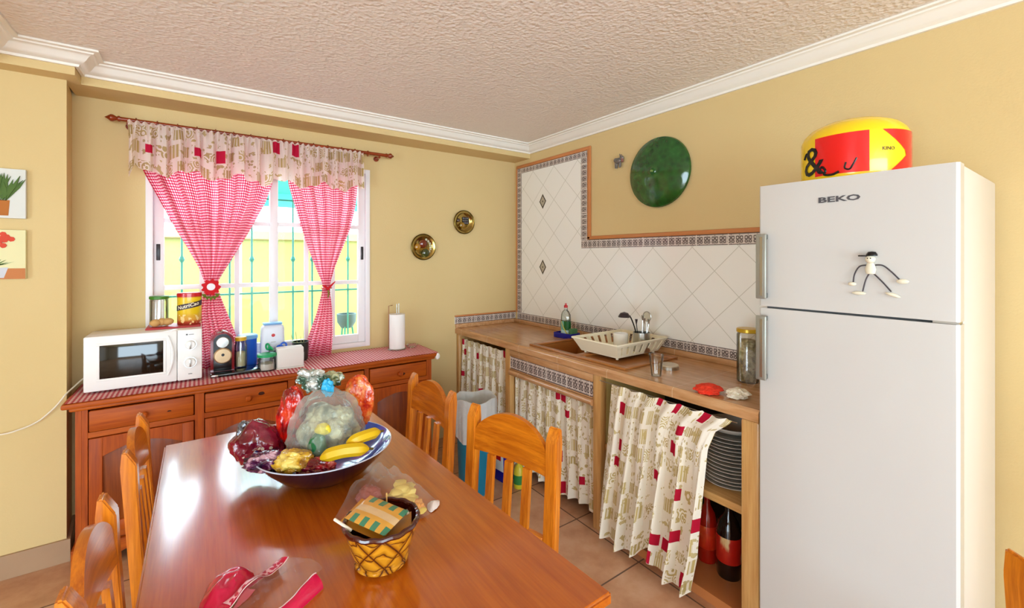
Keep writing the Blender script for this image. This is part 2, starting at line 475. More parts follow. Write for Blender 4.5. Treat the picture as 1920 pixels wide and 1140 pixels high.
# tiled area on the right wall
def strip(bm, o, ud, vd, nrm, th, length, width, u0=0):
    """rectangular tile strip; u along length (metres), v 0..1 across"""
    uv = bm.loops.layers.uv.verify()
    o, ud, vd, nrm = Vector(o), Vector(ud), Vector(vd), Vector(nrm)
    c = [(0, 0), (length, 0), (length, width), (0, width)]
    lo = [bm.verts.new(o+ud*a+vd*b_) for a, b_ in c]; hi = [bm.verts.new(o+ud*a+vd*b_+nrm*th) for a, b_ in c]
    def F(vs, uvs):
        f = bm.faces.new(vs)
        for l, q in zip(f.loops, uvs): l[uv].uv = q
        return f
    q = [(u0+a, b_/width) for a, b_ in c]
    fs = [F(hi, q)]
    for i in range(4):
        j = (i+1) % 4; fs.append(F([lo[i], lo[j], hi[j], hi[i]], [q[i], q[j], q[j], q[i]]))
    bmesh.ops.recalc_face_normals(bm, faces=fs)
FX = -.0005
b = nb()
prism(b, [(-.114, 1.026), (-.114, 2.334), (-.905, 2.334), (-.905, 1.62), (-2.60, 1.62), (-2.60, 1.026)], FX, -.008, 'x')
struct('trim_4', b, TILE, 'glossy white diagonal wall tiles above the counter', smooth=False)
b = nb(); TH = .011
strip(b, (FX, -.054, 1.026), (0, 0, 1), (0, -1, 0), (-1, 0, 0), TH, 1.356, .060)
strip(b, (FX, -.114, 2.334), (0, -1, 0), (0, 0, 1), (-1, 0, 0), TH, .86, .048)
strip(b, (FX, -.905, 1.684), (0, 0, 1), (0, -1, 0), (-1, 0, 0), TH, .650, .069)
strip(b, (FX, -.905, 1.620), (0, -1, 0), (0, 0, 1), (-1, 0, 0), TH, 1.695, .064)
strip(b, (FX, -.054, .966), (0, -1, 0), (0, 0, 1), (-1, 0, 0), TH, 2.54, .060)
strip(b, (-.655, -.0005, .966), (1, 0, 0), (0, 0, 1), (0, -1, 0), TH, .654, .060)
struct('trim_5', b, BORDER, 'grey scroll patterned border tiles', smooth=False)
b = nb()
box(b, -.018, FX, -.054, -.040, 1.026, 2.40, .004)
box(b, -.018, FX, -1.008, -.040, 2.382, 2.412, .006)
box(b, -.018, FX, -1.008, -.975, 1.686, 2.39, .006)
box(b, -.018, FX, -2.60, -.975, 1.685, 1.712, .006)
box(b, -.655, -.0005, -.016, -.0005, 1.027, 1.040, .004)
struct('trim_6', b, ORANGET, 'orange-brown tile edging around the border')
def m_inlay():
    t = NT('diamond_inlay'); x, y, z = t.xyz(t.coord())
    d = t.math('ADD', t.math('DIVIDE', t.math('ABSOLUTE', y), .042), t.math('DIVIDE', t.math('ABSOLUTE', z), .060))
    k = t.math('MAXIMUM', t.math('GREATER_THAN', d, .78), t.math('LESS_THAN', d, .2))
    k2 = t.math('MULTIPLY', t.math('GREATER_THAN', d, .45), t.math('LESS_THAN', d, .55))
    c = t.mix(k, t.mix(k2, '#b5ac98', '#8d8474'), '#4c453d')
    return t.done(t.bsdf(c, .25, 0, None, .2))
INL = m_inlay()
for i, z in enumerate((2.04, 1.462)):
    o = struct('trim_%d' % (7+i), prism(nb(), [(0, -.066), (.046, 0), (0, .066), (-.046, 0)], 0, -.0012, 'x'), INL, smooth=False,
               label=('upper' if i == 0 else 'lower')+' small grey diamond inlay tile')
    o.location = (-.008, -.427, z)

# ------------------------------------------------------------------ window
win = thing('window_1', 'white sliding window with glazing bars', None, ((WX0+WX1)/2, .03, WZ0), kind='structure')
def part(name, bm, m, p, label=None, **k):
    o = obj(name, bm, m, p, world=True, **k)
    if label: o['label'] = label
    return o
b = nb(); fw = .034
box(b, WX0, WX0+fw, -.012, .10, WZ0, WZ1, .003); box(b, WX1-fw, WX1, -.012, .10, WZ0, WZ1, .003)
box(b, WX0+fw, WX1-fw, -.012, .10, WZ0, WZ0+.035, .003); box(b, WX0+fw, WX1-fw, -.012, .10, WZ1-fw, WZ1, .003)
part('window_frame', b, PVC, win)
zb, zt = WZ0+.036, WZ1-fw-.001
xm = -2.048
for si, (xa, xb, ya, yb) in enumerate(((WX0+fw+.001, -2.022, .040, .070), (-2.074, WX1-fw-.001, .005, .035))):
    b = nb(); sw = .05
    box(b, xa, xa+sw, ya, yb, zb, zt, .003); box(b, xb-sw, xb, ya, yb, zb, zt, .003)
    box(b, xa+sw, xb-sw, ya, yb, zb, zb+.06, .003); box(b, xa+sw, xb-sw, ya, yb, zt-.05, zt, .003)
    sash = part('sash', b, PVC, win)
    b = nb(); ym = (ya+yb)/2
    n = 3
    for k in range(1, n):
        x = xa+sw+(xb-xa-2*sw)*k/n; box(b, x-.014, x+.014, ym-.008, ym+.008, zb+.06, zt-.05)
    for z in (1.36, 1.778): box(b, xa+sw, xb-sw, ym-.0085, ym+.0085, z-.014, z+.014)
    part('glazing_bars', b, PVC, sash, smooth=False)
    part('pane', bx(xa+sw-.005, xb-sw+.005, ym-.002, ym+.002, zb+.055, zt-.045), PANE, sash, smooth=False)
    hx = xa+.022 if si == 0 else xb-.022
    part('window_latch', bx(hx-.010, hx+.010, ya-.006, ya-.0005, 1.53, 1.63, .003), DARKG, sash, 'small dark window latch')

# outdoors
GW = NT('garden_wall_yellow'); GW = GW.done(GW.bsdf(GW.mix(GW.noise(GW.geo(), 3, 3), '#7e7f44', '#868750'), .9))
struct('floor_outside', bx(-7, 3, T+.01, 7, -.2, -.02), plain('patio_paving', '#b9ab92', .9, var=.1), smooth=False)['label'] = 'pale patio paving outside the window'
t = thing('garden_wall', 'yellow rendered garden wall outside the window', 'wall', (-1.5, 2.6, -.02), kind='structure')
part('wall_face', bx(-6, 2, 2.6, 2.8, -.02, 1.76), GW, t, smooth=False)
part('wall_coping', bx(-6, 2, 2.55, 2.84, 1.76, 1.86, .01), plain('coping_stone', '#a38a63', .9, var=.35), t, smooth=False)
IRON = plain('green_ironwork', '#2f7d6e', .5)
g = thing('window_grille', 'green wrought iron grille of upright bars outside the window', 'grille', (-2.06, .30, .9))
for i in range(11):
    x = -2.70+i*.136
    b = tube(nb(), [(x, .30, .80), (x, .30, 2.30)], .0065, 6)
    lathe(b, [(0, -.028), (.012, -.014), (.017, 0), (.012, .014), (0, .028)], 8, (x, .30, 1.535))
    part('upright_bar', b, IRON, g)
for z in (.84, 1.285, 1.98, 2.28):
    part('cross_bar', bx(-2.76, -1.30, .292, .308, z-.006, z+.006), IRON, g, smooth=False)
for x in (-2.76, -1.305):
    for z in (.84, 2.28): part('fixing_lug', bx(x, x+.012, .262, .30, z-.01, z+.01), IRON, g, smooth=False)
t = thing('awning', 'teal green awning above the garden wall', 'awning', (-2, 1.9, 2.7))
TEAL = plain('teal_canvas', '#3fb8a4', .8)
part('canopy', prism(nb(), [(2.0, 2.40), (2.4, 2.30), (2.4, 2.32), (2.0, 2.42)], -2.15, -.2, 'x'), TEAL, t, smooth=False)
part('canopy_valance', bx(-2.15, -.2, 2.39, 2.4, 2.14, 2.3), TEAL, t, smooth=False)
for x in (-2.10, -.3): part('support_pole', tube(nb(), [(x, 2.3, -.02), (x, 2.3, 2.31)], .02, 8), PVC, t)
t = thing('planter', 'dark bowl planter on thin legs outside the window', 'planter', (-1.30, 1.0, -.02))
part('bowl', lathe(nb(), [(0, .86), (.05, .865), (.085, .92), (.09, 1.0), (.075, 1.0), (.07, .93), (0, .90)], 20, (-1.30, 1.0, 0)), plain('dark_planter', '#3d4f52', .6), t)
for a in range(3):
    ang = a*2*PI/3
    part('leg', tube(nb(), [(-1.30+.05*cos(ang), 1+.05*sin(ang), .90), (-1.30+.16*cos(ang), 1+.16*sin(ang), -.02)], .008, 6), IRON, t)
LEAF = plain('outdoor_leaf', '#1f8a6c', .6, var=.25)
def plant(name, label, loc, h, n, w, stem=.012):
    t = thing(name, label, 'plant', loc)
    part('pot', lathe(nb(), [(0, 0), (.11, 0), (.14, .24), (.125, .24), (.11, .2), (0, .2)], 16, loc), plain('clay_pot', '#9a5a38', .8), t)
    part('stem', tube(nb(), [(loc[0], loc[1], loc[2]+.2), (loc[0], loc[1], loc[2]+h)], stem, 6), plain('stem', '#5c5a35', .8), t)
    b = nb()
    for i in range(n):
        a = random.random()*2*PI; zz = h*(.55+.45*random.random()); L = w*(.5+.5*random.random())
        d = Vector((cos(a), sin(a), random.uniform(-.3, .6))); s = Vector((-sin(a), cos(a), 0))*L*.16
        p = Vector(loc)+Vector((0, 0, zz))
        q = [p, p+d*L*.5+s, p+d*L+Vector((0, 0, -.25*L)), p+d*L*.5-s]
        b.faces.new([b.verts.new(x) for x in q])
    part('foliage', b, LEAF, t, smooth=False)
plant('potted_plant', 'green leafy potted plant outside behind the left curtain', (-3.05, 1.25, -.02), 1.65, 60, .30)

# ------------------------------------------------------------------ curtains
def lerp(a, b, t): return a+(b-a)*t
def interp(tab, z):
    for (z0, v0), (z1, v1) in zip(tab, tab[1:]):
        if z <= z0 and z >= z1:
            k = (z0-z)/(z0-z1); return [lerp(p, q, k) for p, q in zip(v0, v1)]
    return tab[-1][1] if z < tab[-1][0] else tab[0][1]
ROD_Z, ROD_Y = 2.335, -.085
rod = thing('curtain_pole', 'dark turned wooden curtain pole with rings above the window', 'curtain pole', (-2.07, ROD_Y, ROD_Z))
part('pole', tube(nb(), [(-2.84, ROD_Y, ROD_Z), (-1.29, ROD_Y, ROD_Z)], .012, 12), ROD, rod)
for s, x in ((-1, -2.835), (1, -1.295)):
    M = Matrix.Rotation(s*PI/2, 4, 'Y')
    part('finial', lathe(nb(), [(0, 0), (.016, 0), (.016, .008), (.010, .014), (.020, .030), (.020, .040), (.010, .052), (.006, .058), (0, .066)], 16, (x, ROD_Y, ROD_Z), M=M), ROD, rod)
for x in (-2.80, -1.345):
    b = tube(nb(), [(x, -.001, ROD_Z-.02), (x, ROD_Y, ROD_Z-.02)], .009, 8); lathe(b, [(0, 0), (.02, 0), (.02, .008), (0, .008)], 14, (x, -.0085, ROD_Z-.02), M=Matrix.Rotation(-PI/2, 4, 'X'))
    part('bracket', b, ROD, rod)
for i in range(15):
    x = -2.765+i*.095
    b = tube(nb(), [(x, ROD_Y+.019*cos(a), ROD_Z-.004+.019*sin(a)) for a in [2*PI*k/14 for k in range(14)]], .0035, 6, closed=True)
    part('ring', b, ROD, rod)

def curtain(name, label, tab, ytab, nfold, fw, mat, z1, z0, amp=.028, ph=0, nu=140, nv=60, edge=None):
    def f(u, v):
        z = lerp(z1, z0, v)
        xa, xb = interp(tab, z); (yy,) = interp(ytab, z)
        w = xb-xa
        A = amp*min(1, .35+w/.65)
        y = yy + A*sin(2*PI*nfold*u+ph+.5*sin(3*v+u*5)) + A*.35*sin(2*PI*nfold*2.3*u+1.3)
        uu = u + .012*sin(2*PI*nfold*u*1.0)
        zz = z
        if edge and v > .97: zz += edge*sin(7*PI*u)
        return (lerp(xa, xb, uu), y, zz)
    return obj(name, sheet(nu, nv, f, lambda u, v: (u*fw, lerp(z1, z0, v))), mat)
tabL = [(2.31, (-2.79, -2.05)), (2.05, (-2.735, -2.065)), (1.92, (-2.675, -2.105)), (1.75, (-2.60, -2.185)), (1.60, (-2.525, -2.265)), (1.47, (-2.465, -2.335)), (1.385, (-2.440, -2.378)), (1.33, (-2.445, -2.368)), (1.20, (-2.475, -2.325)), (1.05, (-2.47, -2.275)), (.90, (-2.455, -2.27)), (.86, (-2.455, -2.275))]
ytL = [(2.31, (-.06,)), (1.5, (-.085,)), (1.12, (-.045,)), (.86, (-.040,))]
o = curtain('gingham_curtain', '', tabL, ytL, 6.5, 1.25, GING, 2.30, .848, .030, 0)
tag(o, 'wide left red gingham curtain gathered at its middle', 'curtain', 'red gingham window curtains')
tabR = [(2.31, (-1.99, -1.475)), (2.05, (-1.965, -1.505)), (1.92, (-1.93, -1.52)), (1.75, (-1.885, -1.56)), (1.60, (-1.84, -1.62)), (1.47, (-1.795, -1.67)), (1.36, (-1.752, -1.702)), (1.30, (-1.755, -1.70)), (1.15, (-1.79, -1.685)), (1.0, (-1.84, -1.68)), (.9, (-1.87, -1.685)), (.845, (-1.885, -1.69))]
ytR = [(2.31, (-.06,)), (1.5, (-.085,)), (1.0, (-.075,)), (.845, (-.07,))]
o = curtain('gingham_curtain', '', tabR, ytR, 5, .95, GING, 2.30, .848, .026, 1)
tag(o, 'narrower right red gingham curtain tied by a red bow', 'curtain', 'red gingham window curtains')
def valf(u, v):
    x = lerp(-2.80, -1.478, u)
    gather = min(1, v*3)
    y = -.118 - .020*gather*sin(2*PI*17*u+2*sin(6*u)) - .010*sin(2*PI*41*u)*(1-v*.6) - .02*v
    bot = 2.045 + .022*sin(2*PI*5.3*u+.6) + .012*sin(2*PI*13*u)
    if u < .03: bot -= .07*(1-u/.03)*.8
    z = lerp(2.325, bot, v) + (.006*sin(2*PI*38*u) if v < .05 else 0)
    return (x + .008*sin(2*PI*17*u+1)*gather, y, z)
tag(obj('valance', sheet(300, 16, valf, lambda u, v: (u*2.3, .5-v*.28)), PATCHV), 'cream ruffled valance with pink and gold patches across the window', 'valance')
# tiebacks
t = thing('curtain_tieback', 'large red felt flower with white centre on left curtain', 'tieback', (-2.41, -.125, 1.36), group='curtain tiebacks')
part('band', tube(nb(), [(-2.41+.042*cos(a), -.088+.03*sin(a), 1.352) for a in [2*PI*k/16 for k in range(16)]], .007, 6, closed=True), RED, t)
FELT = plain('red_felt', '#c5131f', .9, bump=.4)
b = nb()
pts = [((.046+.006*cos(9*a))*cos(a), (.046+.006*cos(9*a))*sin(a)) for a in [2*PI*k/54 for k in range(54)]]
prism(b, [(-2.41+x, 1.365+y) for x, y in pts], -.140, -.128, 'y')
part('petals', b, FELT, t)
part('flower_centre', lathe(nb(), [(0, .006), (.02, .003), (.022, 0), (.022, -.004), (0, -.004)], 20, (-2.41, -.1405, 1.367), M=Matrix.Rotation(PI/2, 4, 'X')), plain('white_felt', '#efe9ee', .9), t)
b = nb()
for k in range(5):
    a = -PI/2 + (k-2)*.42
    c = Vector((-2.41+.05*cos(a)*.9, -.130, 1.352+.055*sin(a)))
    prism(b, [(c.x-.014, c.z+.008), (c.x, c.z-.017), (c.x+.014, c.z+.008)], -.136, -.127, 'y')
part('leaves', b, plain('olive_felt', '#5f6a16', .9), t)
t = thing('curtain_tieback', 'small red bow tieback on right curtain', 'tieback', (-1.727, -.12, 1.33), group='curtain tiebacks')
part('band', tube(nb(), [(-1.727+.032*cos(a), -.088+.028*sin(a), 1.33) for a in [2*PI*k/16 for k in range(16)]], .006, 6, closed=True), RED, t)
b = nb()
tube(b, [(-1.727, -.122, 1.325), (-1.705, -.128, 1.35), (-1.680, -.128, 1.375)], [.009, .007, .003], 8)
tube(b, [(-1.727, -.122, 1.325), (-1.75, -.126, 1.345), (-1.762, -.126, 1.35)], [.008, .008, .003], 8)
bmesh.ops.create_icosphere(b, subdivisions=2, radius=.012, matrix=Matrix.Translation((-1.727, -.124, 1.327)))
part('bow', b, FELT, t)
part('tails', tube(nb(), [(-1.727, -.122, 1.32), (-1.722, -.126, 1.29), (-1.727, -.124, 1.262)], [.006, .006, .004], 6), plain('olive_felt_tail', '#7a6a2a', .9), t)

# ------------------------------------------------------------------ wall ornaments
def canvas(zc, label, flowers):
    w = .238; x1 = -3.158; x0 = x1-w; zb_ = zc-w/2; y0 = -.2655
    t = thing('canvas_painting', label, 'painting', (x0+w/2, y0, zc), group='small plant paintings')
    if flowers: bg, low = '#e4dfae', '#c07a48'
    else: bg, low = '#d9dcd6', '#c9cbc3'
    part('canvas', bx(x0, x1, y0-.022, y0-.0005, zb_, zb_+w, .002), plain('canvas_ground', bg, .85, var=.06), t)
    F = y0-.0225
    def flat(name, pts, col, d=.0008):
        part(name, prism(nb(), [(x0+a*w, zb_+c*w) for a, c in pts], F-d, F+.0006, 'y'), plain('paint_'+name, col, .8, var=.25), t, smooth=False)
    if flowers:
        flat('painted_shelf', [(.0, 0.005), (.995, 0.005), (.995, .22), (0, .22)], low)
        flat('painted_pot', [(.42, .03), (.70, .03), (.76, .24), (.36, .24)], '#c9ccd2', .0014)
        b = nb()
        for i in range(16):
            a = random.uniform(.3, PI-.3); L = random.uniform(.12, .26); s = .035
            cx, cz = .56, .27
            tip = (cx+L*cos(a)*1.3, cz+L*sin(a)*.9)
            prism(b, [(x0+q[0]*w, zb_+q[1]*w) for q in [(cx-s, cz), (tip[0], tip[1]), (cx+s, cz)]], F-.002, F, 'y')
        part('painted_leaves', b, plain('paint_leaf', '#5d7a3c', .8, var=.3), t, smooth=False)
        b = nb()
        for i in range(22):
            cx, cz = random.uniform(.15, .88), random.uniform(.58, .92); r = random.uniform(.035, .06)
            prism(b, [(x0+(cx+r*cos(k*PI/3.5))*w, zb_+(cz+r*sin(k*PI/3.5))*w) for k in range(7)], F-.0025-.0001*i, F, 'y')
        part('painted_blossoms', b, plain('paint_bloom', '#cf4a34', .8, var=.2), t, smooth=False)
    else:
        flat('painted_pot', [(.44, .05), (.76, .05), (.78, .36), (.42, .36)], '#b06a2c', .0014)
        b = nb()
        for i in range(60):
            a = random.uniform(.8, PI-.8); L = random.uniform(.3, .55); cx = random.uniform(.46, .74); s = .03
            tip = (cx+L*cos(a), .36+L*sin(a))
            m_ = (lerp(cx, tip[0], .6)+s, lerp(.36, tip[1], .6)); m2 = (m_[0]-2*s, m_[1])
            prism(b, [(x0+q[0]*w, zb_+q[1]*w) for q in [(cx, .35), m_, tip, m2]], F-.002-.0001*i, F, 'y')
        part('painted_leaves', b, plain('paint_leaf2', '#4f6b2f', .8, var=.35), t, smooth=False)
canvas(1.856, 'upper small canvas of a green plant in a brown pot', False)
canvas(1.562, 'lower small canvas of red flowers in a white pot', True)

BRASS = plain('antique_brass', '#a89050', .14, 1)
DBRASS = plain('dark_brass', '#54451c', .18, 1)
def relief_plate(x, z, r, label, kind):
    t = thing('wall_plate', label, 'plate', (x, -.001, z), group='small relief plates on the window wall')
    M = Matrix.Rotation(PI/2, 4, 'X')
    obj('dish', lathe(nb(), [(0, .008), (r*.55, .008), (r*.72, .014), (r*.8, .024), (r*.95, .028), (r, .024), (r*.98, .018), (r*.8, 0), (0, 0)], 40, M=M), BRASS, t)
    obj('rim', tube(nb(), [(r*.97*cos(a), -.024, r*.97*sin(a)) for a in [2*PI*k/48 for k in range(48)]], .005, 8, closed=True), DBRASS, t)
    def blob(nm, cx, cz, rr, col, fl=.5):
        b = nb(); bmesh.ops.create_icosphere(b, subdivisions=3, radius=rr)
        for v in b.verts: v.co.y *= fl; v.co += Vector((cx, -.014, cz))
        obj(nm, b, plain('glaze_'+nm, col, .12, coat=.8), t)
    if kind == 0:
        blob('relief_fruit', 0, r*.25, r*.34, '#6a2408'); blob('relief_fruit', -r*.45, r*.0, r*.25, '#a8741a'); blob('relief_fruit', r*.2, -r*.45, r*.32, '#39421a')
        for k in range(6): blob('relief_berry', r*.62*cos(-.6+k*.35), r*.62*sin(-.6+k*.35), r*.10, '#b9b49a')
    else:
        for k in range(9): blob('relief_grape', r*(.1+.2*(k % 3)-.1), r*(.35-.2*(k//3)), r*.12, '#3a3436')
        blob('relief_fruit', -r*.15, -r*.25, r*.26, '#8a6414'); blob('relief_fruit', -r*.5, r*.15, r*.16, '#453228')
relief_plate(-.954, 1.634, .108, 'lower left small brass relief plate on the window wall', 0)
relief_plate(-.570, 1.857, .103, 'upper right small brass relief plate on the window wall', 1)

def m_greenglaze():
    t = NT('green_glaze'); v = t.coord()
    f = t.math('ADD', t.math('MULTIPLY', t.voro(v, 26), .45), t.math('MULTIPLY', t.noise(v, 30, 4), .6))
    c = t.ramp(f, [(.3, '#123f16'), (.7, '#1f5c22'), (1.0, '#3c7a34')])
    return t.done(t.bsdf(c, .1, 0, t.bump(f, .35, .008), .6))
GG = m_greenglaze()
t = thing('green_wall_bowl', 'large glossy green ceramic bowl hung upside out on the wall', 'bowl', (-.001, -1.625, 2.108))
M = Matrix.Rotation(-PI/2, 4, 'Y')
obj('bowl', lathe(nb(), [(0, .082), (.02, .084), (.028, .078), (.05, .075), (.11, .064), (.165, .050), (.205, .036), (.228, .022), (.232, .010), (.226, .002), (0, .002)], 56, M=M), GG, t)
obj('foot_knob', lathe(nb(), [(0, .096), (.007, .094), (.009, .086), (.009, .08), (0, .08)], 16, M=M), plain('green_glaze_pale', '#6f8c4a', .2, coat=.4), t)
# little donkey ornament
DON = plain('grey_pewter', '#7d7a76', .35, .5); t = thing('animal_ornament', 'tiny grey animal figure hung on the wall beside green bowl', 'ornament', (-.002, -1.291, 2.242))
b = nb()
for c, r, sc in (((0, 0, 0), .030, (.5, 1, .72)), ((-.002, -.030, .014), .019, (.6, 1, .95)), ((-.002, .022, .006), .022, (.5, .9, .8))):
    q = nb(); bmesh.ops.create_icosphere(q, subdivisions=3, radius=r)
    me = bpy.data.meshes.new('q')
    for v in q.verts: v.co = Vector((v.co.x*sc[0]-.018+c[0], v.co.y*sc[1]+c[1], v.co.z*sc[2]+c[2]))
    q.to_mesh(me); q.free(); b.from_mesh(me); bpy.data.meshes.remove(me)
obj('body', b, DON, t)
for y, z in ((.030, -.05), (.016, -.054), (-.008, -.05), (-.018, -.046)):
    obj('leg', tube(nb(), [(-.016, y*.9, -.005), (-.016, y, z)], [.008, .005], 8), DON, t)
obj('muzzle', tube(nb(), [(-.020, -.036, .010), (-.024, -.042, -.016)], [.011, .007], 10), plain('dusky_pink', '#8a5a50', .5), t)
for s in (-1, 1): obj('ear', tube(nb(), [(-.02+s*.006, -.026, .026), (-.02+s*.010, -.020, .044)], [.006, .002], 6), DON, t)

# ------------------------------------------------------------------ sideboard
SZ = .84
sb = thing('sideboard', 'long reddish wooden sideboard with four drawers under the window', 'sideboard', (-2.015, -.23, 0))
XA, XB, YA, YB = -2.965, -1.066, -.41, -.03
part('top', bx(-3.010, -1.022, -.452, -.012, SZ-.026, SZ, .008), SIDEW, sb)
part('top_moulding', bx(-2.985, -1.046, -.434, -.022, SZ-.045, SZ-.0265, .008), SIDEW, sb)
cols = [(-2.92, -2.49), (-2.447, -2.025), (-1.986, -1.56), (-1.528, -1.105)]
b = nb()
box(b, XA, XA+.022, YA, YB, .0, SZ-.046); box(b, XB-.022, XB, YA, YB, 0, SZ-.046)
box(b, XA+.022, XB-.022, YB-.012, YB, .12, SZ-.046); box(b, XA+.022, XB-.022, YA+.02, YB-.013, .12, .14)
part('carcase', b, SIDEV, sb, smooth=False)
xs = [XA+.0225, cols[0][0], cols[0][1], cols[1][0], cols[1][1], cols[2][0], cols[2][1], cols[3][0], cols[3][1], XB-.0225]
for i in range(0, 10, 2): part('stile', bx(xs[i], xs[i+1], YA, YA+.02, .12, SZ-.046, .001), SIDEV, sb, smooth=False)
for xa, xb in cols:
    for z0, z1 in ((.648, .676), (.12, .150)): part('rail', bx(xa, xb, YA+.001, YA+.02, z0, z1, .001), SIDEW, sb, smooth=False)
for xa, xb in cols:
    dr = part('drawer', bx(xa+.004, xb-.004, YA-.010, YA+.016, .679, .785, .007), SIDEW, sb)
    xc = (xa+xb)/2
    part('knob', lathe(nb(), [(0, 0), (.010, 0), (.008, .012), (.017, .022), (.018, .030), (.010, .037), (0, .038)], 18, (xc, YA-.010, .728), M=Matrix.Rotation(PI/2, 4, 'X')), SIDEV, dr)
    # door: frame with arched recessed panel
    z0, z1 = .153, .645; fwd = .055
    b = nb()
    box(b, xa+.004, xa+fwd, YA-.010, YA+.014, z0, z1, .003); box(b, xb-fwd, xb-.004, YA-.010, YA+.014, z0, z1, .003)
    box(b, xa+fwd, xb-fwd, YA-.010, YA+.014, z0, z0+fwd, .003)
    a0, a1 = xa+fwd, xb-fwd; w = a1-a0
    arch = [(lerp(a0, a1, k/14), z1-.095+.045*sin(PI*k/14)) for k in range(15)]
    prism(b, [(a0, z1), (a0, z1-.095)] + arch[1:-1] + [(a1, z1-.095), (a1, z1)], YA-.010, YA+.014, 'y')
    dd = part('door', b, SIDEV, sb, ang=25)
    part('door_panel', bx(a0-.002, a1+.002, YA+.002, YA+.010, z0+fwd-.002, z1-.035, .002), SIDED, dd)
    xk = xb-.028
    part('knob', lathe(nb(), [(0, 0), (.009, 0), (.007, .012), (.015, .020), (.016, .028), (.009, .034), (0, .035)], 16, (xk, YA-.010, .42), M=Matrix.Rotation(PI/2, 4, 'X')), SIDEV, dd)
b = nb()
prism(b, [(XA-.012, 0), (XA+.13, 0), (XA+.16, .05), (XA+.24, .075), (XB-.24, .075), (XB-.16, .05), (XB-.13, 0), (XB+.012, 0), (XB+.012, .119), (XA-.012, .119)], YA-.022, YA, 'y')
part('plinth', b, SIDEW, sb, smooth=False)
for x in (XA-.012, XB): part('foot', bx(x, x+.012, YA, YB, 0, .119), SIDEV, sb, smooth=False)

def runf(u, v):
    x = lerp(-2.998, -1.024, u)
    yf = -.444 + .006*sin(9*u) + (.05*max(0, sin((u-.30)*26))*1 if .29 < u < .41 else 0)
    y = lerp(-.018, yf, v)
    return (x, y, SZ+.0022+.0006*sin(40*u)*sin(5*v))
tag(obj('table_runner', sheet(60, 10, runf, lambda u, v: (u*1.97, v*.43)), GINGT), 'red and white gingham runner covering the sideboard top', 'tablecloth')
b = nb(); 
for v0 in (0,):
    pass
b.free()

SY = SZ+.0040   # resting height on the runner
# microwave
mw = thing('microwave', 'white microwave oven with two knobs on left end of sideboard', 'microwave', (-2.70, -.165, SY))
mx0, mx1, my0, my1, mz0, mz1 = -2.952, -2.456, -.315, -.080, SY+.010, SY+.295
part('housing', bx(mx0, mx1, my0+.02, my1, mz0, mz1, .008), WHITEPL, mw)
part('door', bx(mx0, mx1-.115, my0, my0+.0195, mz0, mz1, .007), WHITEPL, mw)
dx0, dx1 = mx0+.062, mx1-.175; dz0, dz1 = mz0+.062, mz1-.050
t2 = NT('microwave_window_glass'); t2 = t2.done(t2.bsdf('#14140f', .07, 0, None, .5))
part('door_window', bx(dx0, dx1, my0-.0015, my0+.002, dz0, dz1, .001), t2, mw, 'dark tinted oven window')
# raised bevelled surround of the window and curved grip
b = nb()
for (a0_, a1_, c0, c1) in ((dx0-.012, dx1+.012, dz1, dz1+.012), (dx0-.012, dx1+.012, dz0-.012, dz0), (dx0-.012, dx0, dz0, dz1), (dx1, dx1+.012, dz0, dz1)):
    box(b, a0_, a1_, my0-.004, my0, c0, c1, .002)
part('window_surround', b, WHITEPL, mw)
part('door_grip', tube(nb(), [(dx1+.020+.022*sin(PI*k/12), my0-.006-.004*sin(PI*k/12), lerp(dz0-.02, dz1+.025, k/12)) for k in range(13)], [.004+.004*sin(PI*k/12) for k in range(13)], 8), WHITEPL, mw)
cp = part('control_panel', bx(mx1-.1135, mx1, my0-.001, my0+.0195, mz0, mz1, .006), WHITEPL, mw)
for zk in (mz1-.085, mz1-.185):
    kb = part('knob', lathe(nb(), [(.0, 0), (.030, 0), (.030, .006), (.025, .008), (.024, .026), (.021, .029), (0, .029)], 28, (mx1-.055, my0-.001, zk), M=Matrix.Rotation(PI/2, 4, 'X')), WHITEPL, mw)
    part('knob_ring', lathe(nb(), [(.0255, .0085), (.031, .0085), (.031, .004), (.0255, .004)], 28, (mx1-.055, my0-.0008, zk), M=Matrix.Rotation(PI/2, 4, 'X')), SILVER, kb)
    part('knob_grip', bx(mx1-.059, mx1-.051, my0-.037, my0-.028, zk-.021, zk+.021, .002), SILVER, kb)
b = nb(); box(b, mx1-.075, mx1-.066, my0-.0022, my0-.0008, mz1-.032, mz1-.024); box(b, mx1-.062, mx1-.038, my0-.0022, my0-.0008, mz1-.030, mz1-.027); box(b, mx1-.064, mx1-.046, my0-.0022, my0-.0008, mz0+.032, mz0+.035)
part('printed_marks', b, DARKG, mw, smooth=False)
for x in (mx0+.04, mx1-.04):
    for y in (my0+.05, my1-.04): part('foot', cyl(nb(), .012, SY-.0002, SY+.0105, 12, (x, y, 0)), BLACK, mw)
MT = mz1
tag(obj('tray_mat', bx(-2.715, -2.462, -.225, -.03, MT+.0003, MT+.009, .003), plain('red_check_mat', '#b5303a', .5, var=.35)), 'red flat mat lying on top of the microwave', 'mat')
MT2 = MT+.0095
t = thing('storage_jar', 'tall clear jar with green lid on the microwave', 'jar', (-2.660, -.120, MT2), group='lidded jars on the sideboard')
part('jar', lathe(nb(), [(0, 0), (.040, 0), (.044, .006), (.044, .150), (.040, .158), (.0385, .150), (.0405, .148), (.0405, .008), (0, .006)], 28, (-2.660, -.120, MT2)), GLASS, t)
part('lid', cyl(nb(), .047, .156, .174, 28, (-2.660, -.120, MT2), ch=.003), GREENLID, t)
b = nb()
for i in range(3):
    q = crumple((-2.675+.03*i-.0, -.115+.012*(i % 2)-.06, MT2+.024+.002*i), (.026, .02, .021), 30+i, .12, 1.5, 3)
    me = bpy.data.meshes.new('q'); q.to_mesh(me); q.free(); b.from_mesh(me); bpy.data.meshes.remove(me)
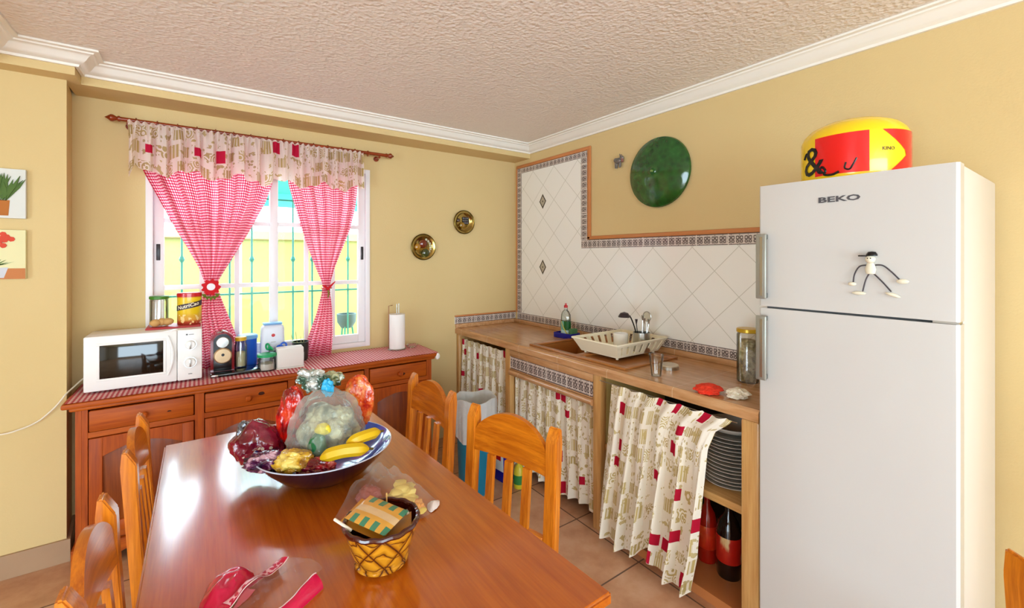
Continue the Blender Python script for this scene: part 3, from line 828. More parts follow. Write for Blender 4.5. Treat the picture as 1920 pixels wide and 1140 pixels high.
tag(obj('bread_rolls', b, BAKE), 'small heap of brown rolls beside the green-lidded jar', 'bread')
# yellow canister
cz = MT2; cxy = (-2.517, -.125)
t = thing('cocoa_canister', 'yellow oval cocoa canister with red lid on the microwave', 'canister', (cxy[0], cxy[1], cz))
def m_can():
    t_ = NT('canister_print'); x, y, z = t_.xyz(t_.coord())
    c = t_.ramp(t_.math('DIVIDE', z, .165), [(0, '#8a1c10'), (.10, '#b5451a'), (.17, '#d79a3a'), (.30, '#d9a52e'), (.42, '#e2bd12'), (.95, '#e8c30c'), (.99, '#d9761a')])
    k = t_.math('MULTIPLY', t_.math('GREATER_THAN', t_.noise(t_.coord(), 45, 3), .58), t_.math('LESS_THAN', z, .06))
    return t_.done(t_.bsdf(t_.mix(k, c, '#f0d08a'), .3, 0, None, .3))
part('can_body', lathe(nb(), [(0, 0), (.058, 0), (.060, .004), (.060, .165), (0, .165)], 32, (cxy[0], cxy[1], cz), sx=1, sy=.75), m_can(), t)
part('can_lid', lathe(nb(), [(0, .166), (.062, .166), (.062, .184), (.058, .188), (0, .188)], 32, (cxy[0], cxy[1], cz), sx=1, sy=.75), RED, t)
band = nb(); uvv = []
for i in range(13):
    a = -PI*.98+(PI*.96)*i/12
    R_ = .0612; zc_ = .112+.018*(i-6)/6
    uvv.append([band.verts.new((cxy[0]+R_*cos(a), cxy[1]+R_*.76*sin(a), cz+zc_+dz)) for dz in (-.016, .016)])
for A, B in zip(uvv, uvv[1:]): band.faces.new((A[0], B[0], B[1], A[1]))
part('label_band', band, plain('brown_band', '#3a2328', .4), t)
tb = text_bm('NutriCao', .030, .0003, bold=.0006)
for v in tb.verts:
    a = -PI/2-.1+v.co.x/.0625; v.co = Vector((cxy[0]+.0625*cos(a), cxy[1]+.0625*.77*sin(a)-v.co.z*.5-.0002, cz+.112+v.co.y+.25*v.co.x))
part('lettering', tb, plain('white_print', '#f1e6cc', .5), t, smooth=False)
# white mains cable
part_ = tube(nb(), [(-2.955, -.20, .94), (-2.99, -.27, .885), (-3.03, -.45, .845), (-3.06, -.40, .80), (-3.12, -.33, .745), (-3.2, -.30, .72), (-3.3, -.29, .712), (-3.6, -.29, .73), (-4.2, -.29, .8)], .0035, 8)
part_.free()
b = nb()
ctl = [(-2.9545, -.16, .905), (-2.975, -.17, .90), (-3.000, -.215, .875), (-3.022, -.278, .852), (-3.045, -.285, .815), (-3.075, -.282, .778), (-3.12, -.281, .737), (-3.18, -.280, .712), (-3.26, -.280, .702), (-3.5, -.280, .72), (-4.0, -.280, .80)]
def smooth_path(c, n=6):
    c = [Vector(p) for p in c]; out = []
    for i in range(len(c)-1):
        p0, p1, p2, p3 = c[max(i-1, 0)], c[i], c[i+1], c[min(i+2, len(c)-1)]
        for k in range(n):
            s = k/n; out.append(.5*((2*p1)+(-p0+p2)*s+(2*p0-5*p1+4*p2-p3)*s*s+(-p0+3*p1-3*p2+p3)*s**3))
    return out+[c[-1]]
tag(obj('power_cable', tube(b, smooth_path(ctl), .0038, 8), plain('cream_cable', '#e6dcc6', .5)), 'cream power cable sagging along the wall from the microwave', 'cable')

# capsule coffee machine
cx, cy = -2.355, -.205
cm = thing('coffee_machine', 'red and black capsule coffee machine beside the microwave', 'coffee machine', (cx, cy, SY))
b = nb(); W = .060
prof2 = [(-W, .02), (-W, .20)] + [(W*-cos(PI*k/12), .20+.052*sin(PI*k/12)) for k in range(1, 12)] + [(W, .20), (W, .02)]
prism(b, [(cx+p, SY+q) for p, q in prof2], cy-.04, cy+.11, 'y')
part('body', b, plain('dark_red_gloss', '#8f0714', .15, coat=.6), cm)
b = nb(); W = .046
prof2 = [(-W, .10), (-W, .20)] + [(W*-cos(PI*k/12), .20+.044*sin(PI*k/12)) for k in range(1, 12)] + [(W, .20), (W, .10)]
prism(b, [(cx+p, SY+q) for p, q in prof2], cy-.060, cy-.0405, 'y')
part('front_panel', b, BLACK, cm)
MX = Matrix.Rotation(PI/2, 4, 'X')
part('top_dial', lathe(nb(), [(0, 0), (.034, 0), (.034, .005), (.030, .008), (0, .009)], 28, (cx, cy-.0603, SY+.195), M=MX), SILVER, cm)
part('brew_head', lathe(nb(), [(0, 0), (.046, 0), (.046, .018), (.040, .022), (0, .022)], 32, (cx, cy-.061, SY+.118), M=MX), plain('champagne_metal', '#bfa27c', .3, .7), cm)
part('brew_nozzle', lathe(nb(), [(0, 0), (.008, 0), (.008, .006), (0, .006)], 14, (cx, cy-.0835, SY+.125), M=MX), BLACK, cm)
part('lever', tube(nb(), [(cx-.02, cy-.02, SY+.248), (cx, cy-.045, SY+.262), (cx+.02, cy-.02, SY+.248)], .009, 8), CHROME, cm)
part('lower_recess', bx(cx-.046, cx+.046, cy-.058, cy-.0405, SY+.024, SY+.0985, .004), BLACK, cm)
part('drip_tray', bx(cx-.062, cx+.20, cy-.11, cy+.05, SY, SY+.0195, .008), plain('black_gloss_tray', '#101412', .15, coat=.5), cm)
part('tray_end_cap', bx(cx-.058, cx-.024, cy-.116, cy-.1105, SY+.003, SY+.017, .003), SILVER, cm)
SYT = SY+.0200
def jar(name, label, x, y, z, r, h, lidh, lidm, grp=None, content=None, frac=.6, lr=None):
    t = thing(name, label, 'jar', (x, y, z), group=grp)
    th = .0025
    obj('jar', lathe(nb(), [(0, 0), (r-.004, 0), (r, .005), (r, h*.82), (r*.88, h*.9), (r*.88, h), (r*.88-th, h), (r*.88-th, h*.9), (r-th, h*.82), (r-th, .007), (0, .004)], 28), GLASS, t)
    lr = lr or r*.93
    obj('lid', lathe(nb(), [(0, h+.0005), (lr, h+.0005), (lr, h+lidh-.002), (lr-.002, h+lidh), (0, h+lidh)], 28), lidm, t)
    if content: obj('contents', lathe(nb(), [(0, .006), (r-th-.002, .008), (r-th-.002, h*frac), (r*.5, h*frac+.006), (0, h*frac+.002)], 20), content, t)
    return t
jar('storage_jar', 'slim clear jar with orange-yellow lid beside coffee machine', -2.258, -.19, SYT, .034, .165, .022, YELLID, 'lidded jars on the sideboard', plain('pale_sugar', '#cfc6a0', .8), .55)
t = thing('storage_canister', 'tall blue canister with pale blue lid behind yellow-lidded jar', 'canister', (-2.215, -.085, SY))
obj('can_body', lathe(nb(), [(0, 0), (.052, 0), (.055, .004), (.055, .178), (0, .178)], 32), BLUE, t)
obj('can_lid', lathe(nb(), [(0, .1785), (.060, .1785), (.060, .196), (.052, .203), (0, .205)], 32), LBLUE, t)
t = thing('white_appliance', 'white rounded appliance with red dot standing before the window', 'appliance', (-2.075, -.125, SY))
b = nb(); box(b, -.074, .074, -.045, .045, 0, .262, .028, 5)
for v in b.verts: v.co.x *= 1-.10*max(0, v.co.z/.262); v.co.y *= 1-.08*max(0, v.co.z/.262)
obj('housing', b, plain('pale_blue_white', '#dfe5f2', .35), t)
obj('red_dot', lathe(nb(), [(0, .004), (.010, .003), (.011, 0), (0, 0)], 16, (0, -.0425, .195), M=MX), RED, t)
obj('printed_line', bx(-.014, .014, -.0438, -.0425, .150, .153), GREYPL, t)
obj('top_ring', bx(-.056, .056, -.032, .032, .2625, .275, .006), LBLUE, t)
jar('storage_jar', 'squat clear jar with green lid beside napkin box', -2.125, -.285, SY, .050, .086, .016, GREEN2, 'lidded jars on the sideboard', plain('white_lumps', '#dcd8d0', .8, bump=1, bscale=60), .5, lr=.054)
# clear container with clips
t = thing('food_container', 'clear plastic tub behind the green-lidded squat jar', 'container', (-2.06, -.205, SY))
b = nb(); lathe(b, [(0, 0), (.055, 0), (.066, .11), (.064, .11), (.053, .003), (0, .003)], 4, M=Matrix.Rotation(PI/4, 4, 'Z'))
obj('tub', b, thin_glass('cloudy_plastic', (.75, .8, .85, 1), .2, .1), t, smooth=False)
def clip(nm, label, x, y, z, m, rz):
    t = thing('pacifier', label, 'pacifier', (x, y, z), rz, group='plastic dummies on the tub')
    obj('shield', lathe(nb(), [(0, 0), (.020, .002), (.024, .006), (.020, .010), (0, .009)], 20, sx=1.1, sy=.8, M=Matrix.Rotation(1.1, 4, 'X')), m, t)
    obj('loop', tube(nb(), [(.018*cos(a)+.024, 0, .018*sin(a)+.012) for a in [2*PI*k/16 for k in range(16)]], .006, 8, closed=True), m, t)
SHB = SY+.104
jt = SY+.103
tub_top = SY+.1105
tag(obj('tub_lid', bx(-2.11, -2.01, -.255, -.155, tub_top, tub_top+.004, .002), thin_glass('tub_lid_plastic', (.8, .85, .9, 1), .2, .1)), 'flat clear lid lying on the plastic tub', 'lid')
clip('', 'green plastic dummy lying on the clear tub lid', -2.102, -.228, tub_top+.0085, GREEN2, 2.0)
clip('', 'blue plastic dummy lying on the clear tub lid', -2.045, -.225, tub_top+.0085, BLUE, .3)
# napkin box
t = thing('napkin_holder', 'white box of stacked paper napkins on sideboard front edge', 'napkin holder', (-1.995, -.275, SY), -.03)
obj('tray', bx(-.080, .080, -.052, .052, 0, .006, .002), WHITEPL, t)
obj('napkins', bx(-.076, .076, -.047, .047, .0065, .128, .006), plain('embossed_paper', '#e8e5e0', .9, bump=1.0, bscale=22), t)
for s in (-1, 1): obj('wire_side', tube(nb(), [(s*.0785, -.03, .006), (s*.0785, -.03, .09), (s*.0785, .03, .09), (s*.0785, .03, .006)], .0015, 6), SILVER, t)
# mug with utensils
t = thing('utensil_pot', 'dark green pot of thin utensils by the right curtain', 'pot', (-1.905, -.125, SY))
obj('pot', lathe(nb(), [(0, 0), (.040, 0), (.048, .01), (.052, .125), (.056, .130), (.048, .130), (.044, .012), (0, .008)], 28), plain('dark_green_glaze', '#25302a', .2, coat=.4), t)
for i in range(4):
    a = i*1.7
    tag(obj('skewer', tube(nb(), [(-1.905+.02*cos(a), -.125+.02*sin(a), SY+.010), (-1.905+.04*cos(a)-.02, -.125+.035*sin(a), SY+.205-.012*i)], .0016, 6), plain('skewer_wood', '#b9a777', .7)), 'thin pale skewer standing in the dark green pot', 'skewer', 'skewers in the dark green pot')
tag(obj('clear_wrap', crumple((-1.945, -.185, SY+.060), (.045, .035, .052), 5, .25, 2.5, 4, flatz=SY+.001), FILM), 'crumpled clear plastic wrap between napkin box and dark pot', 'plastic wrap')
# paper towel
t = thing('paper_towel_holder', 'wire stand on right end of sideboard', 'paper towel holder', (-1.232, -.150, SY))
b = lathe(nb(), [(0, 0), (.066, 0), (.068, .004), (.066, .008), (0, .008)], 28); obj('base', b, SILVER, t)
obj('centre_wire', tube(nb(), [(0, 0, .008), (0, 0, .345), (.016, 0, .348), (.016, 0, .262)], .0035, 8), SILVER, t)
obj('side_wire', tube(nb(), [(-.064, 0, .006), (-.064, 0, .335), (-.035, 0, .337)], .003, 8), plain('copper_wire', '#a06a4a', .3, .8), t)
tag(obj('paper_towel_roll', mv(lathe(nb(), [(.02, .0), (.060, 0), (.061, .004), (.061, .256), (.060, .260), (.02, .260), (.02, 0)], 40), (-1.232, -.150, SY+.0085)), PAPER), 'white paper towel roll standing on its wire stand', 'paper towel')
t = thing('glass_dish', 'small cut glass dish beside paper towel roll', 'dish', (-1.115, -.165, SY))
obj('dish', lathe(nb(), [(0, .003), (.03, .003), (.046, .026), (.049, .026), (.034, 0), (0, 0)], 24), GLASS, t)
tag(obj('cloth_corner', crumple((-1.033, -.445, SY-.028), (.017, .014, .024), 8, .15, 2, 3), PAPER), 'small white cloth corner hanging at sideboard right end', 'cloth')

# ------------------------------------------------------------------ counter
CZ = .93; CXF = -.648; YE = -2.552
b = nb(); sx0, sx1, sy0, sy1 = -.565, -.115, -1.80, -1.00
for (a0_, a1_, c0, c1) in ((CXF+.03, -.0125, sy1, -.0125), (CXF+.03, -.0125, YE, sy0), (CXF+.03, sx0, sy0, sy1), (sx1, -.0125, sy0, sy1)):
    box(b, a0_, a1_, c0, c1, CZ-.035, CZ)
pr = [(CXF+.03, CZ), (CXF+.012, CZ+.002)] + arcpts(CXF+.014, CZ-.014, .014, PI*.5, PI, 5)[1:] + [(CXF, CZ-.046), (CXF+.012, CZ-.05), (CXF+.03, CZ-.05)]
prism(b, pr, YE, -.0005, 'y')
box(b, -.0225, -.0005, YE, -.0005, CZ, .9655, .004); box(b, CXF+.001, -.0225, -.0225, -.0005, CZ, .9655, .004)
bmesh.ops.recalc_face_normals(b, faces=b.faces)
tag(obj('worktop', b, COUNTER), 'tan woodgrain tiled worktop along the right wall', 'worktop')
base = thing('kitchen_counter', 'built kitchen counter base with three curtained bays', 'counter', (-.32, -1.28, 0))
CB = CZ-.0505
part('post', bx(-.635, -.04, -.045, -.001, 0, CB, .006), POSTW, base)
part('post', bx(-.635, -.04, -.812, -.748, 0, CB, .006), POSTW, base)
part('post', bx(-.635, -.585, -1.690, -1.632, 0, CB, .006), POSTW, base)
part('post', bx(-.635, -.582, -2.548, -2.474, 0, CB, .010), POSTW, base)
part('partition', bx(-.584, -.04, -1.690, -1.642, 0, CZ-.036), INNERY, base, smooth=False)
part('partition', bx(-.581, -.04, -2.548, -2.510, 0, CZ-.036), INNERY, base, smooth=False)
part('jamb', bx(-.583, -.45, -.830, -.8125, .0, .745), plain('green_grey_jamb', '#a8a484', .8), base, smooth=False)
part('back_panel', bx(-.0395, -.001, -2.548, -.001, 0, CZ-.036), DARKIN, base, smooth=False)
b = nb(); strip(b, (-.622, -.813, .745), (0, -1, 0), (0, 0, 1), (-1, 0, 0), .010, .818, .088)
part('tile_panel', b, BORDER, base, 'grey scroll patterned tile band', smooth=False)
part('tile_panel_backing', bx(-.6215, -.60, -1.6315, -.8125, .700, CB-.0005), POSTW, base, smooth=False)
b = nb(); box(b, -.640, -.6015, -1.6315, -.8125, .833, CB-.0005, .004)
part('upper_rail', b, COUNTER, base)
b = nb(); tube(b, [(-.634, -.813, .716), (-.634, -1.631, .716)], .020, 12); box(b, -.640, -.622, -1.6312, -.8128, .738, .7445, .002)
part('rounded_rail', b, COUNTER, base)
part('kerb', bx(-.612, -.04, -2.509, -1.691, 0.0, .045), ORANGET, base, smooth=False)
part('shelf', bx(-.600, -.04, -2.509, -1.691, .455, .492, .006), SHELFW, base)

def undercurtain(label, ltab, rtab, ztop, zbot, nf, fw, ph, amp, x0):
    """ltab/rtab: [(z, y)] edge positions from the top down"""
    def f(u, v):
        zb_ = zbot(u) if callable(zbot) else zbot
        z = lerp(ztop-.010*abs(sin(PI*nf*u+ph)), zb_, v)
        (ya,) = interp([(q, (w,)) for q, w in ltab], z); (yb,) = interp([(q, (w,)) for q, w in rtab], z)
        w = abs(yb-ya)
        A = amp*(.45+.95*v)
        x = x0 - A*sin(2*PI*nf*u+ph+1.2*sin(2.5*v+u*3)) - A*.4*sin(2*PI*nf*1.9*u+2*v)
        if x0 < -.64: x = min(x, -.655) - .02*v
        y = lerp(ya, yb, u + .012*sin(2*PI*nf*u+ph+.6))
        return (x, y, z)
    o = obj('counter_curtain', sheet(190, 48, f, lambda u, v: (u*fw+ph, 1.3-v*(ztop-.06))), PATCH)
    return tag(o, label, 'curtain', 'patchwork curtains hung under the counter')
undercurtain('short patchwork curtain at the wall end, behind the bin', [(1, -.052)], [(1, -.742)], CB-.03, .06, 7.5, 1.25, .3, .014, -.605)
undercurtain('middle patchwork curtain under the patterned tile band', [(1, -.832)], [(1, -1.625)], .692, lambda u: .05+.02*sin(9*u), 8.5, 1.4, 1.9, .013, -.600)
def hang(u):
    k = max(0, 1-abs(u-.56)/.09)
    return .05 + .018*sin(2*PI*1.6*u+2.2) + .06*k
undercurtain('large patchwork curtain nearest fridge, pushed open beside stacked plates', [(.87, -1.80), (.55, -1.775), (.25, -1.742), (.04, -1.725)],
    [(.872, -2.465), (.84, -2.44), (.795, -2.385), (.705, -2.350), (.515, -2.335), (.22, -2.310), (.06, -2.280)], CB-.008, hang, 6, 1.30, 4.2, .028, -.664)
tag(obj('curtain_wire', tube(nb(), [(-.652, -1.70, CB-.018), (-.652, -2.468, CB-.020)], .0025, 6), SILVER), 'thin wire carrying the curtain nearest the fridge', 'wire')

# plates, bottles
def plate(z, r=.125):
    t = thing('dinner_plate', '', 'plate', (-.44, -2.345, z), group='stacked white plates under the counter')
    return t
pl0 = None
prof_p = [(0, 0), (.07, 0), (.085, .004), (.122, .014), (.125, .0155), (.122, .017), (.084, .008), (.07, .0045), (0, .0045)]
for i in range(14):
    z = .4925+i*.0168
    if pl0 is None:
        pl0 = obj('dinner_plate', lathe(nb(), prof_p, 40), plain('white_china', '#d8d3cb', .2, coat=.3)); o = pl0
    else: o = pl0.copy(); COL.objects.link(o)
    o.location = (-.425+.003*sin(i*2.1), -2.325+.003*cos(i*1.7), z)
    tag(o, 'white dinner plate in the tall stack on the counter shelf', 'plate', 'stacked white plates under the counter')
t = thing('serving_bowl', 'pale bowl resting on the plate stack', 'bowl', (-.425, -2.325, .4925+14*.0168+.001))
obj('bowl', lathe(nb(), [(0, 0), (.05, 0), (.10, .018), (.118, .036), (.116, .039), (.095, .022), (.05, .005), (0, .005)], 36), plain('grey_china', '#c9c5bb', .2, coat=.3), t)
def bottle(label, x, y, z, r, h, body, labm, capm):
    t = thing('bottle', label, 'bottle', (x, y, z), group='bottles under the counter')
    obj('bottle_body', lathe(nb(), [(0, 0), (r*.92, 0), (r, .01), (r, h*.62), (r*.75, h*.75), (r*.32, h*.86), (r*.32, h*.95), (0, h*.95)], 28), body, t)
    obj('label', lathe(nb(), [(r+.0006, h*.22), (r+.0012, h*.225), (r+.0012, h*.56), (r+.0006, h*.565)], 28), labm, t)
    obj('cap', lathe(nb(), [(0, h*.952), (r*.36, h*.952), (r*.36, h), (0, h)], 16), capm, t)
def m_lab(a, b_, c_):
    t_ = NT('bottle_label'); x, y, z = t_.xyz(t_.coord())
    f = t_.noise(t_.mapping(t_.coord(), (1, 1, .5)), 14, 3)
    return t_.done(t_.bsdf(t_.ramp(f, [(.42, a), (.5, b_), (.58, c_)]), .35, 0, None, .3))
bottle('dark cola-coloured bottle with red and cream label on the floor of the bay', -.43, -2.315, .046, .054, .345, plain('dark_bottle', '#160b0a', .08, coat=.6), m_lab('#b81a10', '#c22a14', '#e6c48a'), BLACK)
bottle('red bottle beside the dark one, partly behind the curtain', -.41, -2.195, .046, .046, .32, plain('red_bottle', '#a3180c', .12, coat=.6), m_lab('#c92a12', '#d94a1c', '#e8b070'), RED)

# sink
SINKM = plain('terracotta_sink', '#a5672f', .3, coat=.3, var=.1)
sk = thing('sink', 'brown composite inset sink in the worktop', 'sink', (-.34, -1.4, CZ))
b = nb(); rz0, rz1 = CZ+.0003, CZ+.012
X0, X1, Y0, Y1 = -.585, -.10, -1.825, -.975
ix0, ix1, iy0, iy1 = -.545, -.165, -1.40, -1.02
for q in ((X0, ix0, Y0, Y1), (ix1, X1, Y0, Y1), (ix0, ix1, iy1, Y1), (ix0, ix1, -1.46, iy0), (ix0, ix1, Y0, -1.785)):
    box(b, q[0], q[1], q[2], q[3], rz0, rz1, .003)
part('rim', b, SINKM, sk)
b = nb(); d = .16
tk = .012
box(b, ix0, ix1, iy0, iy1, CZ-d, CZ-d+tk)
box(b, ix0, ix0+tk, iy0, iy1, CZ-d+tk, CZ+.0002); box(b, ix1-tk, ix1, iy0, iy1, CZ-d+tk, CZ+.0002)
box(b, ix0+tk, ix1-tk, iy0, iy0+tk, CZ-d+tk, CZ+.0002); box(b, ix0+tk, ix1-tk, iy1-tk, iy1, CZ-d+tk, CZ+.0002)
part('basin', b, SINKM, sk, smooth=False)
part('plughole', lathe(nb(), [(0, .001), (.03, .001), (.034, .003), (.034, 0), (0, 0)], 20, ((ix0+ix1)/2, (iy0+iy1)/2, CZ-d+tk)), SILVER, sk)
part('drainer', bx(ix0, ix1, -1.785, -1.46, CZ-.012, CZ+.002), SINKM, sk, smooth=False)
# dish rack
SR = CZ+.0125
rk = thing('dish_rack', 'cream plastic dish rack standing over the sink', 'dish rack', (-.29, -1.53, SR), .0)
hx, hy, H_ = .235, .185, .095
def rw(s, lo): return (hx if lo == 0 else hx-.035, hy if lo == 0 else hy-.03)
b = nb()
bxh, byh = hx-.045, hy-.035
box(b, -bxh, bxh, -byh, byh, .012, .018, .002)
for x in (-bxh+.02, bxh-.02):
    for y in (-byh+.02, byh-.02): cyl(b, .008, 0.0005, .012, 10, (x, y, 0))
obj('floor_tray', b, CREAMPL, rk)
obj('rim', tube(nb(), [(-hx, -hy, H_), (hx, -hy, H_), (hx, hy, H_), (-hx, hy, H_)], .006, 8, closed=True), CREAMPL, rk)
# solid front wall (room side) and slotted walls
def slot_wall(p0, p1, q0, q1, nslots, solid=False):
    """lower edge q0->q1, upper edge p0->p1"""
    p0, p1, q0, q1 = map(Vector, (p0, p1, q0, q1)); b = nb()
    def pt(u, v): return q0.lerp(q1, u).lerp(p0.lerp(p1, u), v)
    nrm = (q1-q0).cross(p0-q0).normalized()*.0035
    def quad(u0, u1, v0, v1):
        c = [pt(u0, v0), pt(u1, v0), pt(u1, v1), pt(u0, v1)]
        A = [b.verts.new(x) for x in c]; B = [b.verts.new(x+nrm) for x in c]
        b.faces.new(A[::-1]); b.faces.new(B)
        for i in range(4): b.faces.new((A[i], A[(i+1) % 4], B[(i+1) % 4], B[i]))
    if solid: quad(0, 1, 0, 1)
    else:
        quad(0, 1, 0, .16); quad(0, 1, .84, 1); n = nslots
        for i in range(n+1):
            c = i/n; w = .5/n*.62 if 0 < i < n else .5/n
            quad(max(0, c-w), min(1, c+w), .16, .84)
        for i in range(n):   # arch spandrels
            c = (i+.5)/n; w = .5/n*.9
            for s in (-1, 1):
                quad(min(c+s*w*.55, c+s*w), max(c+s*w*.55, c+s*w), .70, .84)
    bmesh.ops.recalc_face_normals(b, faces=b.faces)
    return b
lo = .016
obj('side_wall', slot_wall((-hx, -hy, H_), (-hx, hy, H_), (-bxh, -byh, lo), (-bxh, byh, lo), 5, True), CREAMPL, rk, smooth=False)
obj('side_wall', slot_wall((hx, -hy, H_), (hx, hy, H_), (bxh, -byh, lo), (bxh, byh, lo), 6), CREAMPL, rk, smooth=False)
obj('end_wall', slot_wall((-hx, -hy, H_), (hx, -hy, H_), (-bxh, -byh, lo), (bxh, -byh, lo), 7), CREAMPL, rk, smooth=False)
obj('end_wall', slot_wall((-hx, hy, H_), (hx, hy, H_), (-bxh, byh, lo), (bxh, byh, lo), 7), CREAMPL, rk, smooth=False)
RZ = SR+.0185
def mug(label, x, y, r, h, m):
    t = thing('mug', label, 'cup', (x, y, RZ))
    obj('mug_body', lathe(nb(), [(0, h), (r*.9, h), (r, h-.006), (r*.95, .006), (r*.93, 0), (r*.89, 0), (r*.91, h-.012), (0, h-.008)], 30), m, t)
    obj('handle', tube(nb(), [(r*.93+.018*sin(a), 0, h*.5-.028*cos(a)) for a in [PI*k/8 for k in range(9)]], .0045, 8), m, t)
mug('white mug upside down in the dish rack', -.24, -1.50, .048, .095, plain('white_china_mug', '#efede6', .2, coat=.4))
t = thing('cutlery_holder', 'steel cutlery cup in the dish rack', 'cutlery holder', (-.215, -1.645, RZ))
obj('cup', lathe(nb(), [(0, 0), (.050, 0), (.052, .004), (.052, .118), (.049, .118), (.049, .006), (0, .004)], 28), SILVER, t)
obj('handle_bracket', bx(.050, .062, -.012, .012, .08, .118, .002), SILVER, t)
def stick(name, label, p0, p1, r, m, cat, grp=None):
    return tag(obj(name, tube(nb(), [p0, p1], r, 8), m), label, cat, grp)
t = thing('soup_ladle', 'black ladle leaning out of the steel cutlery cup', 'ladle', (-.235, -1.640, RZ+.006))
obj('handle', tube(nb(), smooth_path([(0, 0, 0), (-.010, .018, .12), (-.022, .035, .185), (-.030, .048, .215)]), .004, 8), BLACK, t)
b = lathe(nb(), [(0, -.022), (.024, -.014), (.036, .004), (.038, .012), (.034, .010), (.022, -.010), (0, -.018)], 24, M=Matrix.Rotation(PI, 4, 'X'))
mv(b, (-.048, .075, .215)); obj('ladle_bowl', b, plain('dark_brown_nylon', '#2c2226', .35), t)
for i, (dx_, dy_, hh, m) in enumerate(((.02, .01, .19, SILVER), (-.01, -.02, .18, SILVER), (.025, -.015, .17, SILVER), (.0, .025, .165, DARKG))):
    p0 = (-.215+dx_*.6, -1.645+dy_*.6, RZ+.008); p1 = (-.215+dx_*1.6, -1.645+dy_*1.6, RZ+hh)
    b = tube(nb(), [p0, p1], [.003, .003], 6)
    q = Vector(p1); tube(b, [q-Vector((0, 0, .002)), q+Vector((0, 0, .03))], [.003, .009], 8)
    tag(obj('cutlery', b, m), 'thin upright cutlery piece standing in the steel cup', 'cutlery', 'cutlery in the steel cup')
t = thing('whisk', 'pale round strainer standing in the steel cup', 'strainer', (-.19, -1.655, RZ+.01))
obj('handle', tube(nb(), [(0, 0, 0), (.015, .0, .17)], .003, 6), SILVER, t)
obj('strainer_bowl', tube(nb(), [(.016+.0, .03*cos(a), .205+.03*sin(a)) for a in [2*PI*k/20 for k in range(20)]], .003, 6, closed=True), SILVER, t)
obj('strainer_mesh', lathe(nb(), [(0, .008), (.028, 0)], 20, (.016, 0, .205), M=Matrix.Rotation(PI/2, 4, 'Y')), thin_glass('fine_mesh', (.75, .73, .62, 1), .1, .3), t)
# detergent bottle, tray, sponge
t = thing('sponge_tray', 'navy blue plastic tray behind the sink corner', 'tray', (-.165, -.905, CZ), .1)
b = nb(); box(b, -.055, .055, -.085, .085, .0005, .006, .002)
for q in ((-.055, -.051, -.085, .085), (.051, .055, -.085, .085), (-.051, .051, -.085, -.081), (-.051, .051, .081, .085)): box(b, *q, .006, .040, .001)
obj('tray_body', b, DBLUE, t)
t = thing('detergent_bottle', 'clear washing-up bottle with red cap in the blue tray', 'bottle', (-.160, -.890, CZ+.0065), .1)
lb = thin_glass('clear_plastic_bottle', (.88, .96, .95, 1), .16, .05)
obj('bottle_body', lathe(nb(), [(0, 0), (.034, 0), (.038, .006), (.038, .14), (.036, .17), (.024, .195), (.014, .205), (.014, .222), (0, .222)], 30, sx=.75, sy=1.15), lb, t)
obj('liquid', lathe(nb(), [(0, .003), (.034, .006), (.034, .125), (0, .126)], 28, sx=.75, sy=1.15), thin_glass('pale_green_liquid', (.70, .90, .86, 1), .05, .1), t)
b = lathe(nb(), [(.0386, .02), (.0386, .12)], 30, sx=.76, sy=1.16)
def m_det():
    t_ = NT('detergent_label'); x, y, z = t_.xyz(t_.coord())
    k = t_.math('GREATER_THAN', t_.math('SUBTRACT', z, t_.math('MULTIPLY', y, -.9)), .066)
    k2 = t_.math('LESS_THAN', t_.math('ABSOLUTE', t_.math('SUBTRACT', t_.math('SUBTRACT', z, t_.math('MULTIPLY', y, 1.6)), .075)), .008)
    c = t_.mix(t_.math('LESS_THAN', y, -.004), '#6fb7a6', '#0f5a1e')
    c = t_.mix(t_.math('LESS_THAN', z, .052), c, '#b9d8d8')
    return t_.done(t_.bsdf(t_.mix(k2, c, '#c9c24a'), .4))
obj('label', b, m_det(), t)
obj('cap', lathe(nb(), [(0, .2225), (.015, .2225), (.015, .238), (.008, .244), (.007, .256), (0, .257)], 18), RED, t)
tag(obj('sponge', bx(-.185, -.125, -.985, -.945, CZ+.0065, CZ+.075, .006), plain('green_sponge', '#4c7a4e', .9, bump=1, bscale=90)), 'green scouring sponge upright in the blue tray', 'sponge')
# glass tumbler, lid, cloths, jar
t = thing('drinking_glass', 'empty clear plastic tumbler on the worktop before the rack', 'glass', (-.532, -1.985, CZ+.0005))
obj('tumbler', lathe(nb(), [(0, 0), (.024, 0), (.025, .004), (.037, .108), (.0385, .110), (.0375, .113), (.0355, .108), (.023, .006), (0, .005)], 32), GLASS, t)
t = thing('jar_lid', 'round silver jar lid lying beside the tumbler', 'lid', (-.345, -1.93, CZ+.0003))
obj('lid_top', lathe(nb(), [(0, .024), (.050, .024), (.053, .021), (.053, .017)], 36), plain('pale_lid_top', '#c9bda6', .3, .3), t)
obj('lid_band', lathe(nb(), [(.053, .0165), (.054, .016), (.054, 0), (.050, 0)], 36), SILVER, t)
tag(obj('red_cloth', crumple((-.585, -2.300, CZ+.018), (.062, .052, .020), 11, .35, 3.2, 5, flatz=CZ+.001), plain('orange_red_cloth', '#e2391c', .85)), 'crumpled orange-red cloth near the worktop front edge', 'cloth', 'crumpled cloths on the worktop')
tag(obj('white_cloth', crumple((-.540, -2.415, CZ+.018), (.050, .040, .020), 12, .35, 3.4, 5, flatz=CZ+.001), plain('cream_cloth', '#e9e2cf', .85)), 'crumpled off-white paper beside the red cloth', 'cloth', 'crumpled cloths on the worktop')
t = thing('preserve_jar', 'tall glass jar with gold lid next to the fridge', 'jar', (-.250, -2.315, CZ+.0005), group=None)
obj('jar', lathe(nb(), [(0, 0), (.046, 0), (.050, .006), (.050, .235), (.044, .245), (.0415, .245), (.0475, .233), (.0475, .008), (0, .006)], 32), GLASS, t)
